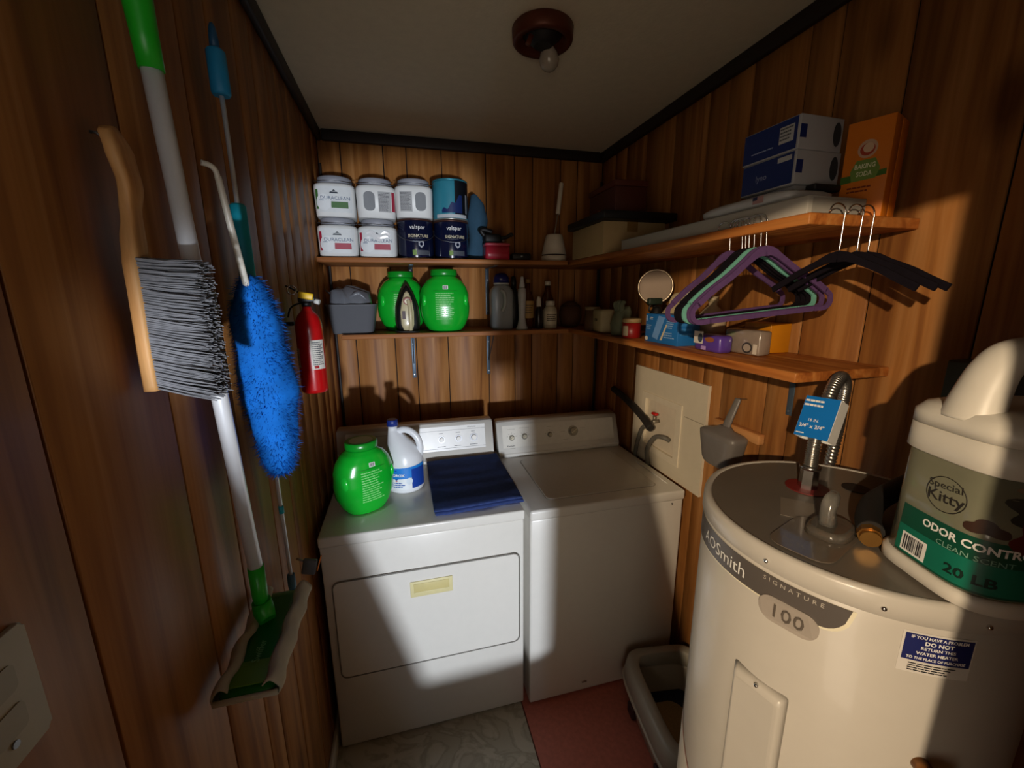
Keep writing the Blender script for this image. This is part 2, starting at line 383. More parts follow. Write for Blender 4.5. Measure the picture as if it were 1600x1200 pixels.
def console(t, x0, x1, y0, top, zt, name='console'):
    """sloped control panel; local coords, front foot at y0, front top at y0+top"""
    b = mb(); prof = [(y0, .915), (y0+.012, .930), (y0+top, zt-.006), (y0+top+.012, zt), (y0+top+.075, zt), (y0+top+.085, .915)]
    b.prism(prof, x1-x0, Matrix(((0, 0, 1, x0), (1, 0, 0, 0), (0, 1, 0, 0), (0, 0, 0, 1))))
    bmesh.ops.bevel(b.bm, geom=list(b.bm.edges), offset=.005, segments=2, affect='EDGES')
    for f in b.bm.faces: f.smooth = True
    o = b.build(name, WHITE, t)
    a = Vector(((x0+x1)/2, y0+.012, .930)); c = Vector(((x0+x1)/2, y0+top, zt-.006))
    return o, onrect((a+c)/2, (1, 0, 0), c-a), (c-a).length/2
con, cm, hh = console(t, -.005, .735, .54, .05, 1.105)
decal(con, cm, -.33, -hh*.52, .33, hh*.86, mat('#e4e3de', .3), 'control_fascia', .0007)
b = mb()
for v in (hh*.62, -hh*.40): b.quad([cm(-.31, v, .0012), cm(.33, v, .0012), cm(.33, v+.0012, .0012), cm(-.31, v+.0012, .0012)])
b.build('fascia_line', GREYTXT, con)
def knob(parent, smap, u, v, r, ring='#8e8f92', cap='#ece9e0', bar=False):
    k = mb(); n_ = smap(u, v, 1)-smap(u, v, 0); c = smap(u, v, 0)
    k.cyl(c, c+n_*.004, r*1.15, n=28); o = k.build('knob', mat(ring, .35, .5), parent)
    k = mb(); k.cyl(c+n_*.004, c+n_*.016, r*.8, r*.68, n=28); k.build('knob_cap', mat(cap, .35), o)
    if bar:
        k = mb(); q = [smap(u+du, v+dv, .0165) for du, dv in ((-r*.62, -r*.30), (-r*.52, -r*.48), (r*.62, r*.30), (r*.52, r*.48))]
        q2 = [p+n_*.006 for p in q]; k.rings([q, q2]); k.build('pointer', mat('#d7cfb4', .35), o)
    return o
for u, r in ((.112, .015), (.195, .015), (.272, .017)): knob(con, cm, u, hh*.12, r)
for u in (.112, .195, .272):
    lines(con, cm, u-.022, -hh*.33, u+.024, -hh*.25, 1, GREYTXT); lines(con, cm, u-.012, hh*.43, u+.014, hh*.50, 1, GREYTXT)
text('Whirlpool', .010, GREYTXT, con, cm, .262, hh*.74, .0014)

# ---------------------------------------------------------------- washer
t = thing('washing_machine', 'white top-loading washing machine between the dryer and the water heater', 'washing machine', (.780, 1.370, 0))
WW, WD = .683, .66
mb().box((WW/2, WD/2+.004, .441), (WW-.004, WD-.008, .866), bevel=.008).build('cabinet', WHITE, t)
mb().box((WW/2, WD/2, .893), (WW, WD, .044), bevel=.010, seg=3).build('top_panel', WHITE, t)
lid = mb().prism(roundrect(.094, .072, .590, .485, .020), .004, Matrix.Translation((0, 0, .9145)), bevel=.002).build('lid', WHITE, t)
gro = mb(); gro.tube([(x, y, .9152) for x, y in roundrect(.0915, .0695, .5925, .4875, .022)], .0017, 6, closed=True, cap=False); gro.build('lid_seam', mat('#9a9484', .6), lid)
mb().box((.645, .20, .917), (.006, .25, .005), bevel=.002).build('ridge', WHITE, t)
con, cm, hh = console(t, .004, .672, .54, .06, 1.087)
mb().patch(lambda a, c: cm(-.31+.62*a, -hh*.62+hh*1.42*c, .0007), 10, 4).build('control_fascia', mat('#dcd8cd', .3), con)
for u, v, r in ((-.262, -.0, .0125), (-.194, .002, .0135), (-.056, .0, .012)): knob(con, cm, u, v, r, '#8f8c80', '#c9c2ac', True)
o = knob(con, cm, .075, .008, .024, '#a19d90', '#a59d88', True)
for u, v, wd in ((-.262, .042, .04), (-.19, .045, .06), (-.056, .040, .03), (.02, .008, .03), (.13, .018, .03), (.03, -.035, .03), (-.26, -.055, .03)):
    lines(con, cm, u-wd/2, v, u+wd/2, v+.003, 1, mat('#8d887b', .5))
for u in (-.262, -.194, -.056):
    b = mb()
    for k in range(5):
        a = PI*(.1+.2*k); b.quad([cm(u+.024*math.cos(a)+dx, .024*math.sin(a)+dz, .001) for dx, dz in ((-.003, -.001), (.003, -.001), (.003, .001), (-.003, .001))])
    b.build('dial_marks', mat('#8d887b', .5), con)
text('Kenmore', .0105, DARKTXT, con, cm, -.268, -hh*.52, .0012, bold=.02)
mb().box((.25, -.0005, .06), (.022, .002, .005)).build('chip', mat('#8b8677', .6), t)
mb().cyl((.62, 0, .862), (.62, -.004, .862), .003, n=8).build('screw', STEEL, t)

# ---------------------------------------------------------------- things on the dryer
def gtub(name, loc, rz, label, group, scale=1.0, front_label=True):
    t = thing(name, label, 'detergent tub', loc, rz, group)
    gm = mat('#10b02c', .22, coat=.4, noise_amt=.03, sss=.1); gd = mat('#0c8f24', .3); gl = mat('#7fd97c', .5)
    secs = [(0, .066, .055), (.004, .078, .062), (.03, .097, .070), (.07, .114, .076), (.12, .122, .079), (.17, .119, .077), (.21, .103, .072), (.24, .080, .064), (.252, .060, .056), (.258, .056, .053)]
    secs = [(z*scale, a*scale, c*scale) for z, a, c in secs]
    def ab(z):
        for i in range(len(secs)-1):
            if secs[i][0] <= z <= secs[i+1][0]:
                q = (z-secs[i][0])/(secs[i+1][0]-secs[i][0]); return secs[i][1]*(1-q)+secs[i+1][1]*q, secs[i][2]*(1-q)+secs[i+1][2]*q
        return secs[-1][1:]
    fine = [((i/40)*.258*scale,) + tuple(ab(i/40*.258*scale)) for i in range(41)]
    def warp(p):
        z = p.z/scale; s_ = abs(p.x)/(.122*scale)
        d = math.exp(-((z-.145)/.040)**2)*max(0, (s_-.72))*.055*scale*.35
        p.x -= math.copysign(d, p.x); return p
    mb().loft(fine, 48, 2.3, warp=warp).build('body', gm, t)
    lid = mb().loft([(z*scale, a*scale, c*scale) for z, a, c in ((.2585, .060, .057), (.262, .062, .059), (.284, .062, .059), (.288, .058, .055), (.286, .046, .044))], 40).build('lid', gd, t)
    mb().loft([(.2862*scale, .045*scale, .043*scale), (.2872*scale, .044*scale, .042*scale)], 32).build('lid_sticker', mat('#b9c9a8', .5), lid)
    for s_ in (-1, 1):
        b = mb(); b.ball((s_*.094*scale, -.028*scale, .145*scale), (.016*scale, .034*scale, .036*scale), 20, 12); b.build('grip', mat('#1ccf3c', .22, coat=.4), t)
    def sm(u, v, h=0):
        a, c = ab(v); a = a*.99; k = abs(min(1, abs(u)/a))
        return Vector((u, -(c*(1-k**2.3)**(1/2.3))-h, v))
    barcode(t, sm, -.010*scale, .196*scale, .024*scale, .017*scale)
    lines(t, sm, -.045*scale, .055*scale, .045*scale, .182*scale, 13, gl)
    decal(t, sm, -.055*scale, .188*scale, .055*scale, .192*scale, gd, 'label_band', .0006)
    return t
gtub('detergent_tub', (.172, 1.575, .9155), .55, 'glossy green detergent pod tub standing on the dryer left of the bleach', None, .96)

t = thing('bleach_bottle', 'white bleach jug with blue and white label on the dryer', 'bottle', (.325, 1.715, .9155), -.25)
pl = mat('#e8ebee', .3, coat=.2, noise_amt=.01, sss=.1)
b = mb()
b.loft([(0, .066, .066), (.004, .073, .073), (.012, .077, .077), (.05, .078, .078), (.12, .078, .078), (.155, .075, .075), (.18, .065, .065, -.006, 0), (.21, .048, .050, -.018, 0), (.235, .034, .036, -.030, 0), (.255, .022, .022, -.040, 0), (.262, .019, .019, -.042, 0), (.28, .019, .019, -.042, 0)], 40)
b.tube(spl([(-.03, 0, .245), (.0, 0, .258), (.032, 0, .250), (.058, 0, .222), (.068, 0, .185), (.064, 0, .145)]), .0145, 12)
b.build('body', pl, t)
mb().loft([(.276, .023, .023, -.042, 0), (.300, .022, .022, -.042, 0), (.303, .019, .019, -.042, 0)], 28).build('cap', mat('#1b2f7c', .4), t)
cm_ = oncyl(.0785)
lb = mb().patch(lambda a, c: oncyl(.0785)(-.115+.23*a, .022+.1*c, .0004), 40, 2).build('label', mat('#e9eef2', .4), t)
mb().patch(lambda a, c: cm_(-.115+.23*a, .075+.048*c - .012*(1-a), .0009), 40, 2).build('blue_band', mat('#1f7fd6', .4), lb)
mb().patch(lambda a, c: cm_(.045+.07*a, .024+.085*c, .0012), 14, 2).build('navy_panel', mat('#173f9c', .4), lb)
b = mb(); b.quad([cm_(-.018+x, .085+z, .0018) for x, z in ((-.042, 0), (0, -.028), (.042, 0), (0, .028))]); b.build('logo_diamond', mat('#c8313a', .4), lb)
b = mb(); b.quad([cm_(-.018+x, .085+z, .0022) for x, z in ((-.033, 0), (0, -.022), (.033, 0), (0, .022))]); b.build('logo_field', mat('#1b3f98', .4), lb)
text('CLOROX', .0165, WHITETXT, lb, cm_, -.018, .085, .0028, bold=.03)
lines(lb, cm_, -.06, .028, .02, .055, 3, mat('#2a5db0', .5)); disc(lb, cm_, .035, .058, .013, .015, mat('#d8e4ee', .4), 'emblem', .0016)

b = mb()
def towel(a, c):
    u = a*2-1; v = c*2-1
    return Vector((u*.173, v*.245, .026+.0018*noise.noise(Vector((u*3, v*3, 4)))*2))
tw = []
ny = 44
def prof(u):      # side profile of the fold: front roll then layers
    return u
for lay, (z0, z1, yf, yb, dx) in enumerate(((.0005, .012, -.232, .25, .004), (.0125, .022, -.246, .244, .0), (.0225, .031, -.240, .246, -.003))):
    R = []
    for i in range(ny+1):
        s_ = i/ny; y = yf+(yb-yf)*s_; e_ = min(1, math.sqrt(max(0, 1-(1-min(1, s_/.03))**2)) if s_ < .03 else (math.sqrt(max(0, 1-((s_-.97)/.03)**2)) if s_ > .97 else 1)); e_ = max(e_, .08)
        zc, hz = (z0+z1)/2, (z1-z0)/2*e_; R.append([])
        for k in range(40):
            th = 2*PI*k/40; c_, d_ = math.cos(th), math.sin(th)
            x = .173*math.copysign(abs(c_)**.18, c_)+dx; z = zc+hz*math.copysign(abs(d_)**.4, d_)
            w_ = .0016*noise.noise(Vector((x*14, y*14, lay*.01)))*2
            R[-1].append(Vector((x+.05*(y < 0)*0, y+.01*math.sin(x*8), max(.0003, z+w_*(1 if z0 > .001 or z > .003 else 0)))))
    b.rings(R)
o = b.build('folded_towel', mat('#3c4d82', .95, noise_amt=.2, nscale=60, bump=.9, bscale=700, spec=.1)); o.location = (.598, 1.665, .9155); o.rotation_euler = (0, 0, 0)
tag(o, 'folded navy blue towel lying on the right half of the dryer top', 'towel')
t = thing('work_glove', 'crumpled black glove with orange patch on the dryer by the left wall', 'glove', (.058, 1.80, .9185))
b = mb(); b.ball((0, 0, .062), (.022, .09, .050), 26, 18)
for k in range(4): b.tube(spl([(-.004, -.07+.012*k, .05+.01*k), (.0, -.105+.01*k, .075+.012*k), (.004, -.12+.02*k, .10+.014*k)], 4), .011, 8)
b.lump(.008, 22, 3).build('fabric', mat('#121110', .9, bump=.5), t)
mb().ball((.012, -.075, .088), (.018, .026, .022), 14, 10).lump(.004, 40).build('orange_patch', mat('#b2452a', .7), t)

# ---------------------------------------------------------------- fire extinguisher on the left wall
t = thing('fire_extinguisher', 'red fire extinguisher hanging on the left wall beside the grey bin', 'fire extinguisher', (.064, 1.432, 1.418))
RED = mat('#b50d12', .28, coat=.4, noise_amt=.03)
b = mb(); b.loft([(0, .034, .034), (.003, .038, .038), (.012, .040, .040), (.20, .040, .040), (.225, .038, .038), (.245, .030, .030), (.258, .018, .018), (.262, .014, .014), (.275, .013, .013)], 40); b.build('cylinder', RED, t)
v = mb(); v.cyl((0, 0, .272), (0, 0, .288), .014, n=20); v.box((.004, -.004, .294), (.05, .02, .016), bevel=.003); vo = v.build('valve', BLACK, t)
mb().cyl((.026, -.006, .289), (.040, -.008, .285), .008, n=14).build('nozzle', mat('#c9c9c4', .5), vo)
b = mb(); b.tube(spl([(.016, -.004, .306), (-.01, -.004, .312), (-.036, -.004, .327), (-.052, -.004, .335)]), .0055, 8, flat=.5); b.tube(spl([(.01, -.004, .284), (-.02, -.004, .282), (-.045, -.004, .268), (-.055, -.004, .240)]), .0055, 8, flat=.5)
b.build('lever', BLACK, vo)
mb().box((.004, -.015, .305), (.042, .012, .020), rot=Ry(.18), bevel=.003).build('pull_tag', mat('#e2b512', .45), t)
mb().tube([(-.035-.013*math.cos(a*PI/8), -.012, .322+.013*math.sin(a*PI/8)) for a in range(16)], .0022, 6, closed=True, cap=False).build('pin_ring', CHROME, t)
cy = oncyl(.0402)
l1 = mb().patch(lambda a, c: cy(.006+.044*a, .078+.092*c), 10, 2).build('label', mat('#d9d4c8', .5), t); lines(l1, cy, .010, .090, .046, .165, 12, GREYTXT); l1b = mb().box((0, 0, 0), (0, 0, 0)); l1b.bm.free()
decal(l1, cy, .012, .081, .026, .090, mat('#a11a20', .5), 'red_mark', .001)
l2 = mb().patch(lambda a, c: cy(-.058+.026*a, .085+.060*c), 8, 2).build('label', mat('#cfc9b8', .5), t); lines(l2, cy, -.055, .09, -.035, .14, 8, GREYTXT)
mb().box((-.052, 0, .22), (.022, .03, .012), bevel=.002).build('wall_hanger', BLACK, t)

# ---------------------------------------------------------------- tools hanging on the left wall
GRN = mat('#1fae25', .4, noise_amt=.03); DGRN = mat('#0e6a1c', .35)
t = thing('floor_mop', 'green and silver flat floor mop hanging on the left wall', 'mop', (.047, .815, 1.085))
pole = mb(); P0, P1 = Vector((0, 0, .115)), Vector((0, -.085, .945))
pole.tube([P0, P0.lerp(P1, .5), P1], .0125, 20); pole.build('pole', mat('#e6e7e8', .35, .3, noise_amt=.02), t)
mb().tube([P1+Vector((0, .001, -.01)), P1+Vector((0, -.003, .03)), P1+Vector((0, -.012, .12)), P1+Vector((.002, -.02, .2)), P1+Vector((.003, -.028, .26))], [.0145, .0155, .019, .023, .020], 20).build('grip', GRN, t)
b = mb(); b.tube([(0, 0, .125), (0, .001, .06), (0, .002, .04)], [.014, .014, .012], 18); b.tube([(0, .002, .046), (.002, .002, .022), (.012, -.012, .010)], [.017, .019, .015], 18); b.build('swivel_joint', GRN, t)
b = mb(); b.loft([(-.016, .044, .122, .018, -.035, 8), (-.010, .048, .127, .018, -.035, 8), (-.004, .046, .124, .018, -.035, 8), (.002, .030, .110, .018, -.035, 6), (.004, .022, .10, .018, -.035, 6)], 48)
hd = b.build('mop_head', DGRN, t)
mb().box((.016, -.128, .0035), (.060, .05, .003), bevel=.001).build('head_end', mat('#5f8f1e', .5), hd)
text('Swiffer', .018, mat('#7fbf7a', .5), hd, onrect((.018, -.085, .006), (0, 1, 0), (-1, 0, 0)), 0, 0, .0005)
cl = mat('#c8c3ad', .95, bump=.6, bscale=900, noise_amt=.08)
b = mb()
def cloth(side):
    def f(a, c):
        y = -.162+.256*a; wv = .003*math.sin(a*19)+.002*noise.noise(Vector((a*9, side, 0)))
        th = c
        if th < .4: x = .0665-.02*(1-th/.4); z = -.0175
        elif th < .55: x = .0665+.004*math.sin((th-.4)/.15*PI); z = -.0175+.019*(th-.4)/.15
        else: x = .0665-.024*(th-.55)/.45; z = .0015+.004*(th-.55)/.45+.010*math.sin((th-.55)/.45*PI)
        return Vector((.018+side*(x-.018+wv), y, z+.5*wv))
    return f
for s_ in (-1, 1): b.patch(cloth(s_), 40, 14)
b.patch(lambda a, c: Vector((-.030+.096*a, -.162+.256*c, -.0178)), 6, 20)
b.patch(lambda a, c: Vector((-.030+.096*a, -.162-.006*math.sin(c*PI), -.0178+.012*c)), 10, 4)
o = b.build('cleaning_cloth', cl, t)
o.modifiers.new('thick', 'SOLIDIFY').thickness = .002

t = thing('counter_brush', 'wooden counter brush with grey bristles hanging on the left wall', 'brush', (.012, .66, 1.60))
b = mb()
pr = []
outline = [(0, .016), (.16, .017), (.19, .013), (.225, .010), (.26, .014), (.30, .017), (.318, .013), (.325, .004)]
secs = []
for z, hw in outline: secs.append((z, .0095 if z < .2 else .008, hw*1.25, .009+(.004 if .12 < z < .2 else (.012*math.sin((z-.2)/.125*PI) if z >= .2 else 0)), 0, 5))
fine = []
for i in range(40):
    z = .325*i/39
    for k in range(len(secs)-1):
        if secs[k][0] <= z <= secs[k+1][0]+1e-9:
            q = (z-secs[k][0])/(secs[k+1][0]-secs[k][0]); q = q*q*(3-2*q); fine.append((z,)+tuple(secs[k][j]*(1-q)+secs[k+1][j]*q for j in range(1, 5))+(4,)); break
b.loft(fine, 28); b.build('handle_block', BRUSHW, t)
b = mb(); rnd = random.Random(3)
for iz in range(64):
    for iy in range(13):
        z = .004+.168*iz/63+rnd.uniform(-.001, .001); y = -.0165+.033*iy/12; row = math.sin(iz*PI/3.6)*.0012
        L_ = .070+rnd.uniform(-.004, .003); ex = .0085*(iy-6)/6+rnd.uniform(-.003, .003); ez = (z-.085)*.10-.012+rnd.uniform(-.003, .003)+row
        p = Vector((.018, y, z+row*.5)); q = Vector((.018+L_, y+ex, z+ez)); m_ = p.lerp(q, .5)+Vector((0, 0, -.001))
        b.tube([p, m_, q], [.0016, .0015, .0006], 4, cap=False)
b.build('bristles', mat('#77777a', .8, noise_amt=.35, nscale=90), t)
mb().tube([(.006, 0, .31), (-.004, 0, .318), (-.010, 0, .318)], .002, 6).build('hanging_nail', STEEL, t)

t = thing('feather_duster', 'fluffy blue duster with white handle hanging head down on left wall', 'duster', (.072, .945, 1.30))
b = mb(); rnd = random.Random(11)
ax = lambda s: Vector((0, .012-.030*s+.008*math.sin(s*5), .035+.43*s))
def rad(s): return .057*min(1, (max(0, math.sin(PI*min(max(s, .0), 1))))**.45)*(1+.06*math.sin(s*17)) + .002
R = []
for i in range(46):
    s = i/45; c = ax(s); r = rad(s); R.append([])
    for k in range(36):
        a = 2*PI*k/36; d = Vector((math.cos(a)*.86, math.sin(a), 0)); nn = noise.noise(Vector((math.cos(a)*1.6, math.sin(a)*1.6, s*9)))
        R[-1].append(c+d*r*(1+.12*nn))
b.rings(R)
for i in range(5200):
    s = rnd.uniform(.01, .99); a = rnd.uniform(0, 2*PI); c = ax(s); r = rad(s)*.92; d = Vector((math.cos(a)*.86, math.sin(a), rnd.uniform(-.9, .2))).normalized()
    tt = Vector((-math.sin(a), math.cos(a), rnd.uniform(-1, 1))); p = c+Vector((math.cos(a)*.86, math.sin(a), 0))*r; L_ = rnd.uniform(.008, .019)
    q = p+d*L_+tt*rnd.uniform(-.005, .005); w_ = tt.normalized()*.0011
    f = b.bm.faces.new([b.bm.verts.new(p-w_), b.bm.verts.new(p+w_), b.bm.verts.new(q)]); f.smooth = True
b.build('fluffy_head', mat('#0d63b8', .85, noise_amt=.35, nscale=25, spec=.2), t)
b = mb(); hp = spl([(0, -.045, .44), (-.004, -.072, .545), (-.008, -.086, .622)]); b.tube(hp, [.0062-.001*i/len(hp) for i in range(len(hp))], 12); b.build('handle', mat('#d6d0c0', .35), t)
mb().tube(spl([(-.008, -.086, .618), (-.009, -.090, .630), (-.014, -.096, .636), (-.024, -.103, .638)]), .0045, 10).build('hook_end', mat('#d6d0c0', .35), t)

t = thing('telescopic_duster', 'telescopic pole with two blue foam grips, hanging behind the fluffy duster', 'duster', (.036, 1.035, 1.03))
BLU = mat('#1a88b8', .55, noise_amt=.05); TRQ = mat('#12a0b4', .5, noise_amt=.05)
def pt(z): return Vector((0, .012-.028*(z/1.16), z))
mb().cyl(pt(-.03), pt(1.09), .0045, n=14).build('pole', mat('#e6e7e8', .3, .4, noise_amt=.02), t)
mb().tube([pt(1.075), pt(1.08), pt(1.15), pt(1.155)], [.014, .017, .0165, .012], 18).build('upper_grip', BLU, t)
mb().tube([pt(.70), pt(.705), pt(.875), pt(.88)], [.011, .0155, .0155, .011], 18).build('lower_grip', TRQ, t)
mb().tube([pt(1.15), pt(1.175), pt(1.19), pt(1.197)], [.009, .008, .006, .003], 12).build('grip_tip', mat('#1b4f70', .5), t)
mb().cyl(pt(.17), pt(.19), .006, n=12).build('lock_ring', TRQ, t)
b = mb(); b.tube([pt(-.005), pt(-.035), pt(-.05)], [.009, .010, .008], 14); b.build('end_collar', mat('#3a6a86', .5), t)
b = mb(); rnd = random.Random(8)
for i in range(260):
    a = rnd.uniform(0, 2*PI); p = pt(-.05)+Vector((.005*math.cos(a), .005*math.sin(a), 0)); b.tube([p, p+Vector((.020*math.cos(a), .03*math.sin(a), rnd.uniform(-.035, -.02)))], [.0012, .0005], 4, cap=False)
b.build('scrub_bristles', mat('#3c434c', .9), t)
t = thing('putty_knife_set', 'small grey scraper with orange edge behind the mop head', 'scraper', (.060, 1.13, .985))
mb().box((0, 0, .0), (.036, .014, .044), rot=Ry(.25), bevel=.004).build('holder', mat('#5b6068', .5), t)
mb().box((.026, 0, .006), (.0035, .006, .048), rot=Ry(.32), bevel=.001).build('edge', mat('#d8792c', .5), t)
mb().cyl((-.012, 0, .02), (-.03, 0, .03), .003, n=8).build('wall_peg', STEEL, t)
t = thing('outlet_plate', 'cream plastic cover plate low on the left wall near the camera', 'outlet plate', (.001, .384, 1.383))
b = mb(); b.prism(roundrect(-.036, -.058, .036, .058, .005), .005, Matrix(((0, 0, 1, 0), (1, 0, 0, 0), (0, 1, 0, 0), (0, 0, 0, 1))), bevel=.002); b.build('cover', mat('#b5ac8a', .4), t)
for z in (-.038, .038):
    mb().cyl((.005, 0, z), (.0065, 0, z), .0035, n=12).build('screw', STEEL, t)
for z in (-.019, .019): mb().prism(roundrect(-.016, z-.013, .016, z+.013, .006), .0015, Matrix(((0, 0, 1, .0048), (1, 0, 0, 0), (0, 1, 0, 0), (0, 0, 0, 1)))).build('socket', mat('#a79e7d', .4), t)

# ---------------------------------------------------------------- right wall: outlet panel, valves, hoses, cleat, scoop, box
PM = lambda x: Matrix(((0, 0, -1, x), (-1, 0, 0, 0), (0, 1, 0, 0), (0, 0, 0, 1)))   # local (u = -y, v = z, out = -x)
PNL = mat('#ded4bd', .5, noise_amt=.03)
t = thing('washer_outlet_panel', 'white square access panel on the right wall behind the washer', 'access panel', (W-.001, 1.592, 1.135))
b = mb(); x0, x1, z0, z1 = -.264, .264, -.235, .235; hx0, hx1, hz0, hz1 = -.155, .085, -.135, .09
for q in ((x0, z0, x1, hz0), (x0, hz1, x1, z1), (x0, hz0, hx0, hz1), (hx1, hz0, x1, hz1)):
    b.prism([(q[0], q[1]), (q[2], q[1]), (q[2], q[3]), (q[0], q[3])], .012, PM(0))
b.build('board', PNL, t)
fr = mb()
fx0, fx1, fz0, fz1 = -.185, .120, -.165, .118
for q in ((fx0, fz0, fx1, hz0), (fx0, hz1, fx1, fz1), (fx0, hz0, hx0, hz1), (hx1, hz0, fx1, hz1)):
    fr.prism([(q[0], q[1]), (q[2], q[1]), (q[2], q[3]), (q[0], q[3])], .005, PM(-.0122))
fr.build('box_frame', mat('#e6dcc6', .45), t)
mb().prism([(hx0, hz0), (hx1, hz0), (hx1, hz1), (hx0, hz1)], .003, PM(-.0005)).build('box_back', mat('#e2d6c0', .45), t)
mb().box((-.0125, -.195, .075), (.001, .12, .003)).build('seam', mat('#a89d88', .7), t)
v = mb(); v.cyl((-.010, .045, .0), (-.045, .045, .0), .009, n=14); v.cyl((-.034, .045, .0), (-.034, .045, .03), .007, n=12); vo = v.build('valve', mat('#8e8678', .4, .6), t)
mb().box((-.034, .045, .038), (.018, .036, .012), bevel=.004).build('valve_handle', mat('#d01f18', .4), vo)
GH = mat('#6a675f', .6, noise_amt=.1); BH = mat('#24201d', .75)
o = mb().tube(spl([(W-.068, 1.612, 1.112), (W-.062, 1.70, 1.145), (W-.052, 1.86, 1.185), (W-.045, 2.02, 1.21)]), .017, 14).build('drain_hose', BH); tag(o, 'black foam-covered hose running from the red valve into the dark corner', 'hose')
o = mb().tube(spl([(W-.050, 1.637, 1.095), (W-.055, 1.69, 1.095), (W-.038, 1.75, 1.03), (W-.028, 1.79, .93), (W-.026, 1.80, .80)]), .010, 12).build('water_hose', GH); tag(o, 'grey hose curving down from the red valve behind the washer', 'hose', None)
o = mb().tube(spl([(W-.022, 1.532, 1.075), (W-.045, 1.545, 1.088), (W-.055, 1.60, 1.07), (W-.052, 1.655, .99), (W-.026, 1.68, .90), (W-.024, 1.68, .78)]), .010, 12).build('water_hose', GH); tag(o, 'front grey hose arching from the outlet panel opening to the washer', 'hose', None)
o = mb().box((W-.014, 1.165, 1.243), (.025, .21, .036), bevel=.003).build('wood_cleat', wood('pine_cleat', '#b97b45', '#cc9058', '#d9a46c', .6, 1, island=0, knots=False)); tag(o, 'short raw wood strip on the right wall behind the grey scoop', 'wood strip')

t = thing('plastic_scoop', 'grey plastic scoop hanging handle up on the right wall over the heater', 'scoop', (W-.072, 1.168, 1.125))
SC = mat('#77726e', .4, noise_amt=.05, coat=.1)
b = mb()
secs = [(-.008, .030, .050, 0, 0, 4), (0, .036, .060, 0, 0, 4), (.012, .038, .068, 0, 0, 4), (.095, .043, .086, 0, 0, 4), (.110, .043, .088, 0, 0, 4), (.118, .036, .075, 0, 0, 4), (.126, .022, .04, 0, 0, 3), (.14, .012, .022, .004, -.004, 2)]
b.loft(secs, 36); b.build('cup', SC, t)
b = mb(); hp = spl([(.004, -.004, .128), (.010, -.010, .165), (.022, -.014, .205), (.034, -.016, .24)]); b.tube(hp, [.017, .016, .015, .0145, .014, .013, .013, .0125, .0125]*2 + [.013]*max(0, len(hp)-18) if False else [.017-.004*i/(len(hp)-1) for i in range(len(hp))], 14, flat=.5, up=(1, 0, 0)); b.build('handle', SC, t)
mb().cyl((.072-.002, -.016, .236), (.030, -.016, .240), .002, n=8).build('hanging_nail', STEEL, t)
t = thing('junction_box', 'dull grey-green metal box on the right wall behind the litter jug handle', 'junction box', (W-.001, .530, 1.545))
mb().box((-.03, 0, 0), (.058, .13, .085), bevel=.004).build('body', mat('#3f4136', .6, .3), t); mb().box((-.060, 0, 0), (.004, .125, .08), bevel=.0015).build('cover', mat('#484a3f', .6, .3), t)

# ---------------------------------------------------------------- water heater
HX, HY, HR, HZ = 1.191, .554, .262, 1.30
t = thing('water_heater', 'tall white cylindrical water heater in the right foreground', 'water heater', (HX, HY, 0))
HW = mat('#c3beb4', .33, coat=.25, noise_amt=.02)
mb().loft([(.03, HR-.006, HR-.006), (.035, HR, HR), (1.262, HR, HR), (1.266, HR-.003, HR-.003)], 96).build('tank', HW, t)
mb().loft([(.0, HR-.03, HR-.03), (.035, HR-.03, HR-.03)], 60).build('base', BLACK, t)
b = mb(); b.loft([(1.2605, HR+.001, HR+.001), (1.263, HR+.004, HR+.004), (1.292, HR+.003, HR+.003), (1.2985, HR, HR), (1.3, HR-.006, HR-.006), (1.2985, HR-.012, HR-.012), (1.290, HR-.013, HR-.013)], 96, cap=False)
rim = b.build('top_rim', HW, t)
mb().loft([(1.288, HR-.0125, HR-.0125), (1.2982, HR-.0125, HR-.0125)], 96).build('top_plate', mat('#6d665c', .36, noise_amt=.06, nscale=15, coat=.15), t)
for a in (-2.93, -2.35, -1.9): mb().ball(((HR+.004)*math.cos(a), (HR+.004)*math.sin(a), 1.276), .004, 12, 8).build('screw', CHROME, rim)
HS = oncyl(HR, a0=-PI, z0=0)     # u = arc length from the -x side, + towards the camera
bd = mb()
def band(a, c):
    u = -.190+.371*a
    top = 1.2535; bot = 1.205 - .000*u
    bot = 1.198+.010*min(1, (u+.19)/.37)
    if u > .145: q = (u-.145)/.036; hgt = math.sqrt(max(0, 1-min(1, q)**2)); mid = top; return HS(u, mid-(top-bot)*(1-c)*hgt if True else 0, .0008)
    return HS(u, bot+(top-bot)*c, .0008)
BANDC = mat('#5a5450', .35, noise_amt=.02)
edge = mb().patch(lambda a, c: band(a, c)+Vector((0, 0, -.003*(1-c)))+Vector((0, 0, 0)), 60, 6).build('name_band_edge', mat('#e8e2c8', .35), t)
bnd = mb().patch(lambda a, c: HS(-.190+.366*a, 0, .0014)*Vector((1, 1, 0)).length if False else (lambda p: Vector((HS(-.190+.366*a, 0, .0014).x, HS(-.190+.366*a, 0, .0014).y, p.z)))(band(a, c)), 60, 6).build('name_band', BANDC, t)
text('AO', .033, WHITETXT, bnd, HS, -.086, 1.2265, .0022, bold=.0, squash=1)
text('Smith', .036, WHITETXT, bnd, HS, -.020, 1.2265, .0022, bold=.0)
text('SIGNATURE', .011, mat('#b7b0a4', .5), bnd, HS, .098, 1.244, .0022, spacing=1.7)
PILL = mat('#a39a90', .4)
pl_ = mb(); pp = roundrect(.052, 1.172, .142, 1.218, .022, 8)
pl_.rings([[HS(u, z, .0016) for u, z in pp], [HS(u, z, .0042) for u, z in pp]]); pill = pl_.build('model_badge', PILL, t)
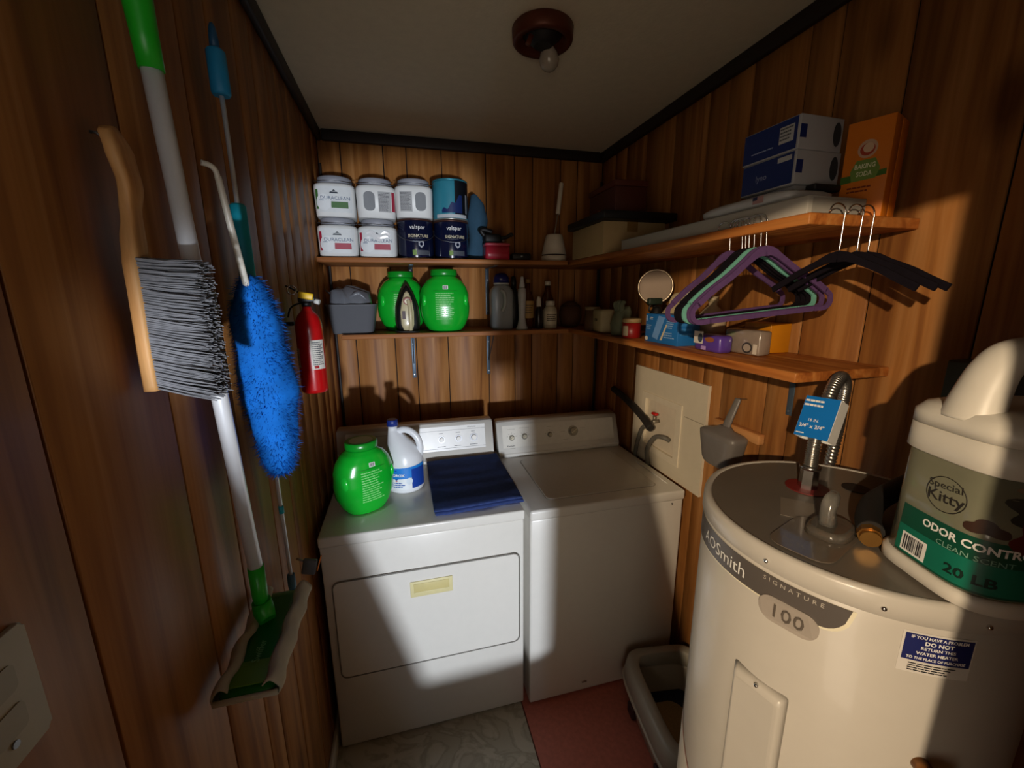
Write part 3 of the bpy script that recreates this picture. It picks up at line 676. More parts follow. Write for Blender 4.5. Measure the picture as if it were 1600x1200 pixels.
text('100', .034, mat('#5f574f', .4), pill, HS, .097, 1.194, .0052, bold=.005, spacing=1.05)
# raised access panel
b = mb()
ap = roundrect(.022, .62, .118, 1.045, .006, 3); ap2 = roundrect(.030, .628, .110, 1.032, .006, 3)
b.rings([[HS(u, z, .0005) for u, z in ap], [HS(u, z, .012) for u, z in [(q[0]*.98+.0014, q[1]*.99+.009) for q in ap2]], [HS(u, z, .013) for u, z in roundrect(.034, .634, .106, 1.024, .005, 3)]])
acp = b.build('access_cover', HW, t)
mb().ball(HS(.070, 1.034, .009), .004, 12, 8).build('screw', CHROME, acp)
# warning sticker with blue field
U0 = HR*(-128.8+180)/180*PI; U1 = HR*(-110.2+180)/180*PI
st = decal(t, HS, U0, 1.182, U1, 1.250, mat('#d6d2ca', .45), 'warning_sticker', .0008, 14)
decal(st, HS, U0+.003, 1.203, U1-.002, 1.247, mat('#1d2560', .45), 'blue_field', .0012, 14)
for k, (s_, sz, bo) in enumerate((('IF YOU HAVE A PROBLEM', .0068, .02), ('DO NOT', .0085, .03), ('RETURN THIS', .0068, .02), ('WATER HEATER', .0068, .02), ('TO THE PLACE OF PURCHASE', .0060, .02))):
    text(s_, sz, WHITETXT, st, HS, (U0+U1)/2, 1.2425-.0085*k, .0018, bold=bo, squash=.98 if len(s_) < 21 else .86)
lines(st, HS, U0+.012, 1.185, U1-.014, 1.200, 4, DARKTXT, h=.0014)
# energy label, mostly below the frame
lb = mb().patch(lambda a, c: HS(-.26+.235*a, .42+(.335-.0*a)*c - .03*a*a*c*0 + (-.15*a*c), .0010), 30, 10).build('energy_label', mat('#ddd6c6', .45), t)
mb().patch(lambda a, c: HS(-.26+.235*a, .749-.15*a+.006*c, .0014), 30, 1).build('red_border', mat('#8f1d1f', .45), lb)
decal(lb, HS, -.052, .42, -.020, .640, mat('#d9b81f', .45), 'yellow_field', .0016)
b = mb(); a_ = math.atan2(.32-HY, 1.073-HX); d = Vector((math.cos(a_), math.sin(a_), 0)); c0 = d*HR+Vector((0, 0, 1.025))
b.cyl(c0, c0+d*.03, .012, n=18); b.cyl(c0+d*.03, c0+d*.038, .021, n=24); b.ball(c0+d*.046, (.021, .021, .019), 20, 12)
b.build('relief_fitting', mat('#8a5a2c', .35, .85), t, 'brass fitting low on the tank front')
# top fittings
b = mb(); b.cyl((.014, .106, 1.2986), (.014, .106, 1.3005), .042, n=32); fl = b.build('hot_port_ring', mat('#7a2320', .5), t)
b = mb(); b.cyl((.014, .106, 1.300), (.014, .106, 1.345), .0185, .0175, n=6, smooth=False); b.cyl((.014, .106, 1.345), (.014, .106, 1.352), .020, n=24); b.build('pipe_nut', CHROME, t)
mb().cyl((.115, .075, 1.2986), (.115, .075, 1.3), .026, n=28).build('top_port', mat('#1a1716', .6), t)

o = mb(); path = spl([(1.205, .660, 1.352), (1.208, .662, 1.40), (1.225, .668, 1.46), (1.262, .682, 1.520), (1.305, .700, 1.538), (1.345, .718, 1.510), (1.365, .732, 1.45), (1.392, .752, 1.38), (1.402, .765, 1.28), (1.405, .77, 1.15)], 40)
o.tube(path, [.0125+.0014*math.sin(i*PI/2.0) for i in range(len(path))], 14); o = o.build('flexible_pipe', mat('#b9b6b0', .28, .95)); tag(o, 'corrugated steel water pipe arching off the heater top', 'pipe')
t = thing('hanging_tag', 'blue and white cardboard sleeve wrapped round the corrugated pipe', 'tag', (1.232, .672, 1.448))
t.location = (1.226, .6655, 1.452)
t.rotation_euler = (Vector((0, 0, 1)).rotation_difference(Vector((.054, .018, .12)).normalized()).to_matrix() @ Rz(-1.35)).to_euler()
b = mb(); pts = [(-.040, -.018), (.040, -.018), (.040, .018), (-.040, .018)]
for z in (0,): pass
b.box((-.004, -.0185, 0), (.066, .0015, .092)); b.build('blue_front', mat('#0e72c4', .4, noise_amt=.03), t)
b = mb(); b.box((.0292, .0, 0), (.0015, .0355, .092)); b.box((-.004, .0178, 0), (.066, .0015, .092)); b.box((-.0372, 0, 0), (.0015, .0355, .092)); b.build('white_side', mat('#dcdcd8', .5), t)
fm_ = front(-.0195)
text('3/4" x 3/4"', .0115, WHITETXT, t, fm_, -.008, -.022, .001, bold=.02); text('18 IN.', .009, WHITETXT, t, fm_, -.008, -.008, .001); lines(t, fm_, -.035, .02, .015, .040, 2, WHITETXT); lines(t, fm_, -.034, -.042, -.013, -.037, 1, WHITETXT)

# ---------------------------------------------------------------- things on the heater
CLR = mat('#e9e6de', .06, trans=.92, noise_amt=0)
CLR2 = mat('#b7aea0', .12, trans=.85, noise_amt=0)
t = thing('blister_package', 'empty clear plastic blister package on top of the water heater', 'package', (1.045, .505, 1.3003), .35)
b = mb(); b.prism(roundrect(-.085, -.048, .062, .05, .028), .0012, Matrix.Identity(4)); b.build('backing', mat('#6e6458', .2, noise_amt=.08, nscale=25, coat=.5), t)
b = mb(); b.loft([(.0015, .046, .034, .035, -.008, 3), (.012, .043, .031, .035, -.008, 3), (.016, .038, .026, .035, -.008, 3)], 32); b.build('bubble', CLR2, t)
b = mb(); b.loft([(.0165, .016, .013, .03, -.004, 3), (.04, .013, .011, .034, .0, 3), (.052, .016, .012, .04, .0, 3), (.064, .015, .010, .046, 0, 3), (.070, .009, .006, .05, 0, 3)], 24); b.build('spout_blister', mat('#a5a29a', .15, trans=.75, noise_amt=0), t)
o = mb().box((0, 0, .0004), (.085, .060, .0007), rot=Rz(.75)).build('paper_label', mat('#81776a', .4)); o.location = (1.10, .59, 1.2986); tag(o, 'faint square paper label lying flat on the heater top', 'paper')
t = thing('garden_hose_end', 'black hose with brass fitting lying on heater beside the litter jug', 'hose', (1.116, .462, 1.3))
mb().tube(spl([(-.004, .004, .022), (.025, .030, .026), (.08, .060, .034), (.14, .070, .045), (.22, .075, .060)]), .019, 16).build('hose', mat('#15120f', .7), t)
b = mb(); b.cyl((.0, .010, .020), (-.014, -.002, .017), .0175, n=8, smooth=False); b.cyl((-.012, -.001, .0175), (-.020, -.008, .016), .0145, n=20); b.build('brass_fitting', mat('#b98a4a', .3, .9), t)

t = thing('litter_jug', 'large clear cat litter jug with white handled lid on the water heater', 'jug', (1.188, .348, 1.3005), -.28)
JW = mat('#d9d4c8', .4, coat=.1, noise_amt=.02)
mb().loft([(0, .112, .082, 0, 0, 4), (.004, .118, .088, 0, 0, 4), (.020, .118, .088, 0, 0, 4), (.024, .113, .083, 0, 0, 4)], 64).build('base_cap', JW, t)
BODY = mat('#8a8a74', .22, trans=.25, noise_amt=.05, coat=.3)
mb().loft([(.0245, .112, .082, 0, 0, 4), (.192, .109, .080, 0, 0, 4)], 64).build('clear_body', BODY, t)
mb().loft([(.1925, .111, .082, 0, 0, 4), (.195, .114, .085, 0, 0, 4), (.232, .113, .084, 0, 0, 4), (.2335, .110, .081, 0, 0, 4)], 64).build('lid_collar', JW, t)
def warp(p):
    return p
b = mb(); b.loft([(.234, .113, .084, 0, 0, 4), (.252, .113, .084, 0, 0, 4), (.264, .105, .077, 0, 0, 3.6), (.270, .090, .064, 0, 0, 3), (.273, .06, .04, 0, 0, 3)], 64)
ld = b.build('lid', JW, t)
b = mb(); hp = spl([(-.086, 0, .250), (-.080, 0, .285), (-.068, 0, .322), (-.046, 0, .342), (.010, 0, .342), (.050, 0, .312), (.070, 0, .26)], 8)
b.tube(hp, [.036-.010*math.sin(PI*i/(len(hp)-1)) for i in range(len(hp))], 20, flat=.8); b.build('grip', JW, ld)
def js(u, v, h=0, taper=True):
    # arc-length-ish walk round the super-ellipse, u = 0 on the camera side (-x, -y diagonal), + to the camera's right
    k = 1-(v-.0245)/.1675*.027 if v > .02 else 1
    a, b_ = .112*k, .082*k; th = math.radians(205)+u/.098
    c, s = math.cos(th), math.sin(th); r = 1/((abs(c)/a)**4+(abs(s)/b_)**4)**(1/4)
    return Vector(((r+h)*c, (r+h)*s, v))
gb = mb().patch(lambda a, c: js(-.078+.190*a, .027+.078*c, .0006), 50, 4).build('green_label', mat('#0a4a36', .4), t)
mb().patch(lambda a, c: js(-.078+.190*a, .030+.042*c, .0009), 50, 4).build('light_green_field', mat('#12705a', .4), gb)
text('ODOR CONTROL', .0155, WHITETXT, gb, js, .006, .092, .0016, bold=.03, squash=.86)
text('CLEAN SCENT', .0105, mat('#7fa895', .5), gb, js, .006, .076, .0016)
text('20 LB', .019, mat('#06261c', .5), gb, js, .008, .046, .0016, bold=.03)
barcode(gb, js, -.070, .032, .034, .030)
text('Special', .015, mat('#2a2622', .5), t, js, -.032, .157, .0012, rot=.1); text('Kitty', .022, mat('#2a2622', .5), t, js, -.030, .140, .0012, bold=.01, rot=.08)
mb().tube([js(-.030+.023*math.cos(q*PI/16), .145+.025*math.sin(q*PI/16), .0012) for q in range(32)], .0006, 4, closed=True, cap=False).build('logo_ring', mat('#2a2622', .5), t)
def blob(name, u, v, ru, rv, m, seed, h):
    def f(a, q):
        an = 2*PI*a; k = 1+.22*math.sin(an*3+seed)+.10*math.sin(an*5+seed*2)
        return js(u+ru*q*k*math.cos(an), v+rv*q*k*math.sin(an), h)
    b = mb(); b.patch(f, 36, 5)
    b.build(name, m, t)
blob('picture_patch', .060, .150, .040, .020, mat('#2b2a22', .5, noise_amt=.4, nscale=80), 1, .0007); blob('picture_patch', .062, .115, .034, .022, mat('#5b1a16', .5), 2, .0008)
blob('picture_patch', .012, .120, .018, .010, mat('#39241a', .5), 3, .0009); blob('picture_patch', .100, .120, .030, .020, mat('#8f8a78', .5), 5, .0010); blob('picture_patch', .050, .178, .020, .010, mat('#7a6650', .5), 6, .0010)

# ---------------------------------------------------------------- litter box on the floor
t = thing('litter_box', 'pale grey litter box on the floor between washer and water heater', 'litter box', (1.312, 1.085, 0), -.14)
LG = mat('#b3aa98', .4, noise_amt=.03)
def rr(hw, hd, z, rx=5, sk=0): return (z, hw, hd, 0, 0, rx)
b = mb()
outer = [rr(.135, .205, .0), rr(.140, .210, .004), rr(.160, .232, .115), rr(.178, .250, .125), rr(.180, .252, .135), rr(.174, .246, .140)]
inner = [rr(.142, .214, .138), rr(.138, .210, .128), rr(.128, .198, .012)]
b.loft(outer+inner, 72); b.build('pan', LG, t)
b = mb(); 
hood = [rr(.172, .244, .141), rr(.176, .248, .146), rr(.166, .236, .215), rr(.158, .228, .222), rr(.128, .198, .224), rr(.124, .194, .220), rr(.132, .204, .150), rr(.138, .21, .1415)]
b.loft(hood, 72, cap=False); b.rings([[Vector((0, 0, 0))]*0] if False else [], cap=False) if False else None
b.build('entry_frame', mat('#a59f90', .35, noise_amt=.03), t)
mb().box((0, 0, .020), (.235, .385, .012), bevel=.004).build('liner', mat('#1b2240', .7, noise_amt=.3), t)
b = mb(); b.loft([(.027, .085, .11, -.01, .03, 2.4), (.045, .080, .10, -.01, .03, 2.4), (.058, .05, .07, -.01, .03, 2.2), (.062, .012, .02, -.01, .03, 2)], 40).lump(.006, 25).build('litter', mat('#b59a6e', .95, bump=1, bscale=500, noise_amt=.2, nscale=200), t)
for sx, sy in ((-1, 1), (-1, -1)): mb().box((sx*.146, sy*.12, .030), (.03, .05, .05), bevel=.006).build('foot', mat('#3a1c1e', .6), t)

# ================================================================ upper back shelf
Z1 = S1+.0004; Z2 = S2+.0004
PW = mat('#dcdedc', .4, noise_amt=.02); LID = mat('#8d8f98', .5, noise_amt=.05)
BKG = 'plastic paint buckets on the upper back shelf'
def bucket(loc, rz, kind, label):
    t = thing('paint_bucket', label, 'paint bucket', loc, rz, BKG)
    mb().loft([(0, .078, .078, 0, 0, 5), (.004, .083, .083, 0, 0, 5), (.120, .0862, .0862, 0, 0, 5), (.132, .085, .085, 0, 0, 4.5), (.140, .078, .078, 0, 0, 3.2)], 56).build('body', PW, t)
    lid = mb().loft([(.1405, .066, .066), (.145, .069, .069), (.150, .072, .072), (.168, .073, .073), (.172, .069, .069), (.172, .060, .060), (.1695, .058, .058)], 48).build('lid', LID, t)
    b = mb(); b.tube(spl([(-.073, 0, .158), (-.083, -.03, .153), (-.075, -.055, .147), (-.04, -.081, .146), (.0, -.0835, .1455), (.04, -.081, .146), (.075, -.055, .147), (.083, -.03, .153), (.073, 0, .158)]), .0013, 6); b.build('wire_handle', STEEL, t)
    fr = front(-.0862)
    def fr(u, v, h=0):
        a = .0832+.0032*min(1, v/.12); k = min(.999, abs(u)/a); return Vector((u, -(a*(1-k**5)**.2)-h, v))
    col = {'green': '#3d6b34', 'red': '#a01f3a'}[kind.split('_')[0]]
    if 'back' not in kind:
        lb = decal(t, fr, -.070, .018, .072, .124, mat('#d4d9da', .45), 'label', .0004, 16)
        cs = mat(col, .45); b = mb(); b.patch(lambda a, c: fr(-.015+.070*a+(.012*(1-c))*0, .036+.026*c, .0009), 8, 2)
        b.build('colour_band', cs, lb); mb().patch(lambda a, c: fr(-.076+.011*a, .030+.080*c, .0007), 2, 4).build('colour_edge', cs, lb)
        disc(lb, fr, -.044, .058, .030, .034, mat('#dde2e4', .45), 'round_badge', .0013)
        text('DURACLEAN', .0205, mat('#3d5475', .5), lb, fr, .004, .0755, .0020, squash=1.02)
        b = mb(); b.quad([fr(x, z, .0016) for x, z in ((-.008, .104), (0, .112), (.008, .104))]); b.quad([fr(x, z, .0016) for x, z in ((-.020, .095), (.018, .095), (.014, .102), (-.015, .102))]); b.build('house_mark', mat('#26313c', .5), lb)
        lines(lb, fr, -.062, .062, -.035, .068, 1, mat('#3a5a7c', .5), h=.0018)
        if kind == 'red_torn':
            b = mb(); b.patch(lambda a, c: fr(-.045+.10*a, .082+.03*c+.010*math.sin(a*9), .002+.003*math.sin(a*8+c*5)**2), 16, 6); b.build('peeling_film', mat('#e2e4e6', .15, coat=.6), lb)
    else:
        sgn = -1 if kind.endswith('backl') else 1
        rc = mb(); rc.prism(roundrect(-.024, -.040, .024, .040, .020), .002, Matrix(((1, 0, 0, sgn*.030), (0, 0, -1, -.0843), (0, 1, 0, .070), (0, 0, 0, 1)))).build('hand_recess', mat('#7e8286', .55), t)
        lb = decal(t, fr, min(-sgn*.062, -sgn*.008), .026, max(-sgn*.062, -sgn*.008), .112, mat('#a9abac', .5), 'instruction_label', .0006, 8)
        lines(lb, fr, min(-sgn*.060, -sgn*.010), .030, max(-sgn*.060, -sgn*.010), .108, 14, GREYTXT, h=.0012)
        if sgn < 0: decal(t, fr, .066, .030, .080, .112, mat(col, .45), 'colour_band', .0008, 4)
    return t
YB = 2.155
bucket((.089, YB-.005, Z1), .05, 'red', 'lower white plastic paint bucket with red band, at the left wall')
bucket((.2635, YB-.005, Z1), -.03, 'red_torn', 'lower white plastic paint bucket with red band, under glossy peeling film')
ZB = Z1+.1735
bucket((.090, YB, ZB), .04, 'green', 'upper white plastic paint bucket with green band, topmost at the left wall')
bucket((.2635, YB-.004, ZB), .06, 'red_backl', 'upper white plastic paint bucket turned to show its hand recess and a red edge')
def can(loc, kind, label, rz=0):
    t = thing('paint_can', label, 'paint can', loc, rz, 'metal paint cans on the upper back shelf')
    navy = mat('#0c1430', .18, coat=.6); R_ = .0835
    mb().loft([(.004, R_-.001, R_-.001), (.008, R_, R_), (.168, R_, R_), (.172, R_-.001, R_-.001)], 56).build('body', navy if kind != 'teal' else mat('#2f7f92', .35, coat=.2), t)
    mb().loft([(0, R_-.002, R_-.002), (.001, R_+.001, R_+.001), (.006, R_+.001, R_+.001), (.007, R_-.001, R_-.001)], 56).build('bottom_rim', mat('#a8a39a', .35, .7), t)
    mb().loft([(.1725, R_-.001, R_-.001), (.174, R_+.001, R_+.001), (.180, R_, R_), (.180, R_-.010, R_-.010), (.176, R_-.012, R_-.012)], 56).build('lid', mat('#5a3a30' if kind != 'teal' else '#3a8ea2', .4, .5), t)
    cs = oncyl(R_)
    if kind == 'navy':
        text('valspar', .026, WHITETXT, t, cs, .006, .142, .0012); text('SIGNATURE', .0185, mat('#d4c9a8', .45), t, cs, .010, .103, .0012, bold=.015)
        lines(t, cs, -.03, .090, .05, .094, 1, GREYTXT); b = mb(); b.quad([cs(x, z, .0012) for x, z in ((.008, .080), (.034, .080), (.034, .062), (.021, .050), (.008, .062))]); b.build('shield_mark', mat('#a9adb5', .5), t)
        disc(t, cs, .021, .068, .007, .008, navy, 'shield_centre', .0016)
        decal(t, cs, -.020, .018, -.002, .040, mat('#6f8f3a', .5), 'green_square', .001, 4); decal(t, cs, .0, .018, .058, .040, mat('#4a4f58', .5), 'grey_strip', .001, 8)
        b = mb(); b.tube(spl([(-.084, 0, .140), (-.083, -.04, .112), (-.055, -.078, .088), (.0, -.090, .078), (.055, -.078, .088), (.083, -.04, .112), (.084, 0, .140)]), .0014, 6); b.build('wire_handle', STEEL, t)
    else:
        mb().patch(lambda a, c: oncyl(R_)(.012+.12*a, .012+.160*c, .0007), 24, 4).build('black_panel', mat('#0a0f16', .4), t)
        b = mb()
        b.patch(lambda a, c: oncyl(R_)(-.050+.1*a, .030+(.012+.075*max(0, a)**1.4+.008*math.sin(a*17))*c, .0010), 24, 4); b.build('blue_swoosh', mat('#16295c', .4), t)
        mb().patch(lambda a, c: oncyl(R_)(-.08+.16*a, .008+.016*c, .0014), 24, 2).build('pale_band', mat('#b9bec2', .4), t)
        mb().patch(lambda a, c: oncyl(R_)(.072+.012*a, .03+.085*c, .0014), 3, 4).build('pale_tab', mat('#8f959c', .4), t)
can((.4355, YB, Z1), 'navy', 'lower dark navy metal paint can directly beside the white buckets')
can((.6065, YB, Z1), 'navy', 'lower dark navy metal paint can furthest right, under the teal can')
bucket((.436, YB-.003, Z1+.1815), -.04, 'red_backr', 'upper white plastic bucket standing on a navy paint can, grey recess at right')
can((.6075, YB, Z1+.1815), 'teal', 'upper teal and black metal paint can stacked on a navy can')
b = mb(); b.loft([(0, .050, .05, 0, 0, 2.6), (.02, .055, .06, .0, 0, 2.4), (.09, .050, .06, .004, 0, 2.4), (.13, .044, .055, .006, 0), (.20, .048, .055, .0, 0), (.27, .038, .045, -.004, 0), (.31, .016, .02, -.01, 0), (.318, .006, .01, -.01, 0)], 40).lump(.016, 16, 2)
o = b.build('rolled_cloth', mat('#2c4f66', .9, bump=.6, noise_amt=.2, nscale=20)); o.location = (.750, 2.215, Z1+.006); tag(o, 'tall rolled blue-grey cloth standing right of the stacked paint cans', 'cloth')
t = thing('red_tin', 'small red tin on the upper back shelf under the black clamp tool', 'tin', (.822, 2.10, Z1))
mb().loft([(0, .058, .038, 0, 0, 6), (.002, .062, .042, 0, 0, 6), (.066, .062, .042, 0, 0, 6)], 40).build('body', mat('#b3263c', .35, coat=.3), t)
mb().loft([(.0665, .064, .044, 0, 0, 6), (.078, .064, .044, 0, 0, 6), (.080, .061, .041, 0, 0, 6)], 40).build('lid', mat('#c0485a', .35, coat=.3), t)
t = thing('hand_tool', 'black hand tool lying across the top of the small red tin', 'tool', (.822, 2.10, Z1+.0815))
BP = mat('#0c0b0c', .55)
mb().box((-.02, 0, .022), (.085, .045, .042), bevel=.01).build('body', BP, t)
mb().tube(spl([(-.055, 0, .03), (-.075, 0, .055), (-.06, 0, .062), (-.02, 0, .052)]), .011, 10).build('grip', BP, t); mb().tube(spl([(.02, 0, .026), (.05, 0, .030), (.075, 0, .044), (.083, 0, .036)]), .009, 10).build('nose', BP, t)
b = mb(); b.cyl((.03, -.0225, .010), (.03, -.027, .010), .006, n=14); b.build('chrome_button', CHROME, t)
t = thing('small_case', 'small flat black case on the upper back shelf right of the red tin', 'case', (.945, 2.10, Z1))
mb().box((0, 0, .018), (.10, .06, .035), bevel=.008).build('shell', BP, t); mb().box((0, -.030, .020), (.012, .004, .008), bevel=.001).build('latch', STEEL, t)

t = thing('toilet_brush', 'white toilet brush standing in a conical holder on upper shelf', 'toilet brush', (1.135, 2.125, Z1+.0005))
HB = mat('#d4cab8', .45, noise_amt=.03)
mb().loft([(0, .060, .060), (.003, .064, .064), (.028, .0655, .0655), (.0285, .0635, .0635)], 40).build('holder_base', HB, t)
mb().loft([(.0288, .0625, .0625), (.034, .0625, .0625)], 40).build('dark_ring', mat('#3a2a26', .6), t)
mb().loft([(.0345, .064, .064), (.10, .050, .050), (.128, .043, .043), (.134, .038, .038), (.130, .010, .010)], 40).build('holder_cone', HB, t)
mb().cyl((.004, .010, .13), (.026, .02, .245), .003, n=10).build('wire_stem', mat('#8a8070', .5), t)
b = mb(); b.tube([(.025, .0197, .238), (.026, .020, .242), (.045, .028, .388), (.0457, .028, .393)], [.009, .0115, .0115, .007], 16); b.build('handle', HB, t)

t = thing('cardboard_box', 'cream cardboard box in the corner of the upper shelves under a black tray', 'box', (1.182, 1.665, Z1), 0)
CB = mat('#b39b6e', .7, noise_amt=.05)
mb().box((.148, .165, .066), (.292, .328, .132), bevel=.002).build('carton', CB, t)
mb().box((.135, -.0008, .112), (.050, .0012, .040)).build('tape', mat('#8a6a3a', .5), t)
o = mb(); o.box((.15, .17, .016), (.34, .39, .032), bevel=.005); o = o.build('black_tray', mat('#08090c', .5)); o.location = (1.190, 1.650, Z1+.1328); o.location.x = 1.175; o.location.y = 1.635; tag(o, 'flat black tray lying on the cream cardboard box', 'tray')
t = thing('dark_box', 'dark reddish brown box on top of the black tray in the corner', 'box', (1.235, 1.70, Z1+.1655))
DB = mat('#4a1d10', .6, noise_amt=.1)
mb().box((.10, .15, .06), (.15, .26, .12), bevel=.003).build('carton', DB, t); mb().box((.10, .15, .1325), (.158, .268, .024), bevel=.003).build('lid', mat('#562312', .6, noise_amt=.1), t)
mb().box((.0235, .17, .03), (.002, .03, .03)).build('amber_sticker', mat('#8a4a1c', .5), t)

t = thing('long_flat_carton', 'long flat white carton lying along the edge of the upper right shelf', 'carton', (1.205, .755, Z1))
LW = mat('#b4b1a8', .6, noise_amt=.03)
mb().box((.085, .40, .020), (.165, .795, .040), bevel=.002).build('carton', LW, t)
b = mb(); b.box((.0015, .40, .0395), (.0035, .795, .0015)); b.build('flap_edge', mat('#8f8c82', .6), t)
mb().box((.085, -.0005, .020), (.145, .001, .030)).build('end_flap', mat('#9c9a92', .6), t)
t = thing('mailer_bag', 'white plastic mailer with tiny flag print lying on the long flat carton', 'mailer', (1.285, .965, Z1+.0412))
b = mb(); b.loft([(0, .068, .13, 0, 0, 5), (.006, .078, .150, 0, 0, 5), (.018, .080, .155, 0, 0, 5), (.026, .072, .142, 0, 0, 4), (.0295, .05, .11, 0, 0, 4)], 56).lump(.002, 18, 5)
for v in b.bm.verts: v.co.z = max(.0005, v.co.z)
b.build('bag', mat('#c3c5c8', .35, coat=.3), t)
fl = decal(t, leftf(-.0805), .060, .006, .092, .022, mat('#b08a88', .5), 'flag_print', .0016, 4); decal(fl, leftf(-.0805), .060, .014, .074, .022, mat('#2b3358', .5), 'flag_field', .002, 3)
mb().box((.045, -.105, .034), (.085, .09, .014), bevel=.004).build('dark_insert', mat('#15171c', .5), t)
def shipbox(z, rz, label, extra):
    t = thing('shipping_box', label, 'box', (1.245, .835, z), rz, 'blue and white boxes on the upper right shelf')
    mb().box((.066, .08, .037), (.130, .158, .073), bevel=.002).build('carton', mat('#a9abb0', .55, noise_amt=.02), t)
    lf = leftf(0, .16, 0)
    BL = mat('#10296a', .45, noise_amt=.03)
    fc = decal(t, lf, .004, .003, .154, .071, BL, 'blue_side', .0006, 6); fn = lambda u, v, h=0: Vector((u, .001-h, v))
    decal(t, fn, .001, .024, .020, .052, BL, 'blue_tab', .0012, 4)
    disc(t, fn, .112, .038, .012, .026, mat('#2e3035', .7), 'scribble_mark', .0012)
    if extra:
        f2 = decal(fc, lf, .108, .022, .146, .058, mat('#b6b8ba', .5), 'address_label', .0012, 4); lines(f2, lf, .110, .026, .144, .056, 4, GREYTXT, h=.0018); lines(fc, lf, .03, .018, .10, .024, 1, mat('#8b9ac0', .5), h=.0012)
    else:
        text('lyno', .020, mat('#93a0c2', .5), fc, lf, .065, .034, .0012); decal(fc, lf, .11, .055, .148, .066, mat('#b6b8ba', .5), 'pale_strip', .0012, 4)
shipbox(Z1+.0825, .0, 'lower of two blue and white boxes stacked above the mailer bag', False)
shipbox(Z1+.1565, .03, 'upper of two blue and white boxes, with white address label', True)
o = mb().box((0, 0, .0055), (.11, .15, .011), bevel=.002).build('folded_carton', mat('#8e8f93', .6)); o.location = (1.312, .915, Z1+.0705); tag(o, 'thin grey folded carton between the mailer bag and the blue boxes', 'carton')
OR = mat('#d8780f', .5, noise_amt=.04)
def soda(loc, rz, label):
    t = thing('baking_soda_box', label, 'box', loc, rz, 'orange baking soda boxes on the upper right shelf')
    mb().box((.0435, .022, .105), (.085, .042, .208), bevel=.0015).build('carton', OR, t)
    fn = lambda u, v, h=0: Vector((.001+u*.75, .001-h, v))
    disc(t, fn, .057, .148, .024, .019, mat('#c9a58a', .5), 'logo_ring', .0008); disc(t, fn, .057, .147, .018, .013, mat('#a83a22', .5), 'logo_red', .0012); disc(t, fn, .059, .150, .013, .010, mat('#d6b79a', .5), 'logo_centre', .0016)
    b = mb(); b.quad([fn(x, z, .0010) for x, z in ((.0, .096), (.110, .100), (.110, .088), (.0, .080))]); b.build('green_band', mat('#3f6a22', .5), t)
    b = mb(); b.quad([fn(x, z, .0014) for x, z in ((.022, .104), (.035, .126), (.080, .126), (.094, .104), (.086, .084), (.028, .082))]); b.build('green_panel', mat('#6f8f3e', .5), t)
    text('BAKING', .014, mat('#dfe3c0', .5), t, fn, .057, .112, .0022, bold=.02); text('SODA', .014, mat('#dfe3c0', .5), t, fn, .057, .096, .0022, bold=.02)
    lines(t, fn, .02, .056, .09, .072, 2, mat('#7a2c10', .5)); b = mb(); b.build
    return t
soda((1.361, .818, Z1+.0), -1.225, 'orange baking soda box with round logo at the near end of the upper shelf')
soda((1.407, .836, Z1+.0), -1.225, 'orange baking soda box standing nearest the wall, mostly hidden by the other one')

# ================================================================ lower back shelf
t = thing('plastic_bin', 'grey plastic bin at the left end of the lower back shelf', 'bin', (.122, 2.150, Z2))
GB = mat('#5e6065', .55, noise_amt=.03)
b = mb(); b.loft([(0, .088, .070, 0, 0, 6), (.004, .092, .074, 0, 0, 6), (.130, .112, .090, 0, 0, 6), (.133, .116, .094, 0, 0, 6), (.137, .116, .094, 0, 0, 6), (.137, .109, .087, 0, 0, 6), (.010, .088, .070, 0, 0, 6)], 56); b.build('tub', GB, t)
b = mb(); b.loft([(.02, .075, .058, 0, 0, 3), (.10, .090, .070, 0, 0, 3), (.150, .094, .070, 0, 0, 3), (.185, .080, .06, -.01, 0, 2.5), (.212, .045, .035, -.025, 0, 2), (.220, .01, .01, -.03, 0, 2)], 48)
b.lump(.022, 19, 4)
b.tube(spl([(-.05, 0, .15), (-.085, -.01, .175), (-.112, -.02, .205)]), [.03]*8+[.026, .022, .018, .014, .012, .01, .008, .006, .004], 8, flat=.4)
b.tube(spl([(-.02, -.03, .15), (.03, -.045, .185), (.07, -.03, .15)]), .020, 8, flat=.5)
b.lump(.010, 45, 1)
for v in b.bm.verts:
    if v.co.z < .135: v.co.x = max(-.098, min(.098, v.co.x)); v.co.y = max(-.078, min(.078, v.co.y))
    v.co.z = max(.012, v.co.z)
o = b.build('plastic_bag', mat('#6a6d73', .3, noise_amt=.15, nscale=20, coat=.4)); o.location = t.location; tag(o, 'crumpled grey plastic bag bulging out of the grey bin', 'bag')
gtub('detergent_tub', (.352, 2.245, Z2), .12, 'green detergent tub on the lower shelf, partly behind the iron', 'green tubs on the lower back shelf', 1.02)
gtub('detergent_tub', (.560, 2.128, Z2), -.05, 'green detergent tub on the lower shelf, fully visible right of the iron', 'green tubs on the lower back shelf', 1.04)
t = thing('steam_iron', 'cream and black steam iron standing on its heel between the green tubs', 'iron', (.376, 2.080, Z2))
def ironsec(k=1.0, y0=0.0, y1=.02):
    pass
b = mb()
b.loft([(.002, .052, .010, 0, .040, 2.6), (.05, .060, .011, 0, .040, 2.4), (.12, .056, .011, 0, .040, 2.2), (.18, .036, .010, 0, .040, 2), (.22, .016, .008, 0, .040, 2), (.238, .003, .004, 0, .040, 2)], 36); b.build('soleplate', mat('#6a6258', .3, .9), t)
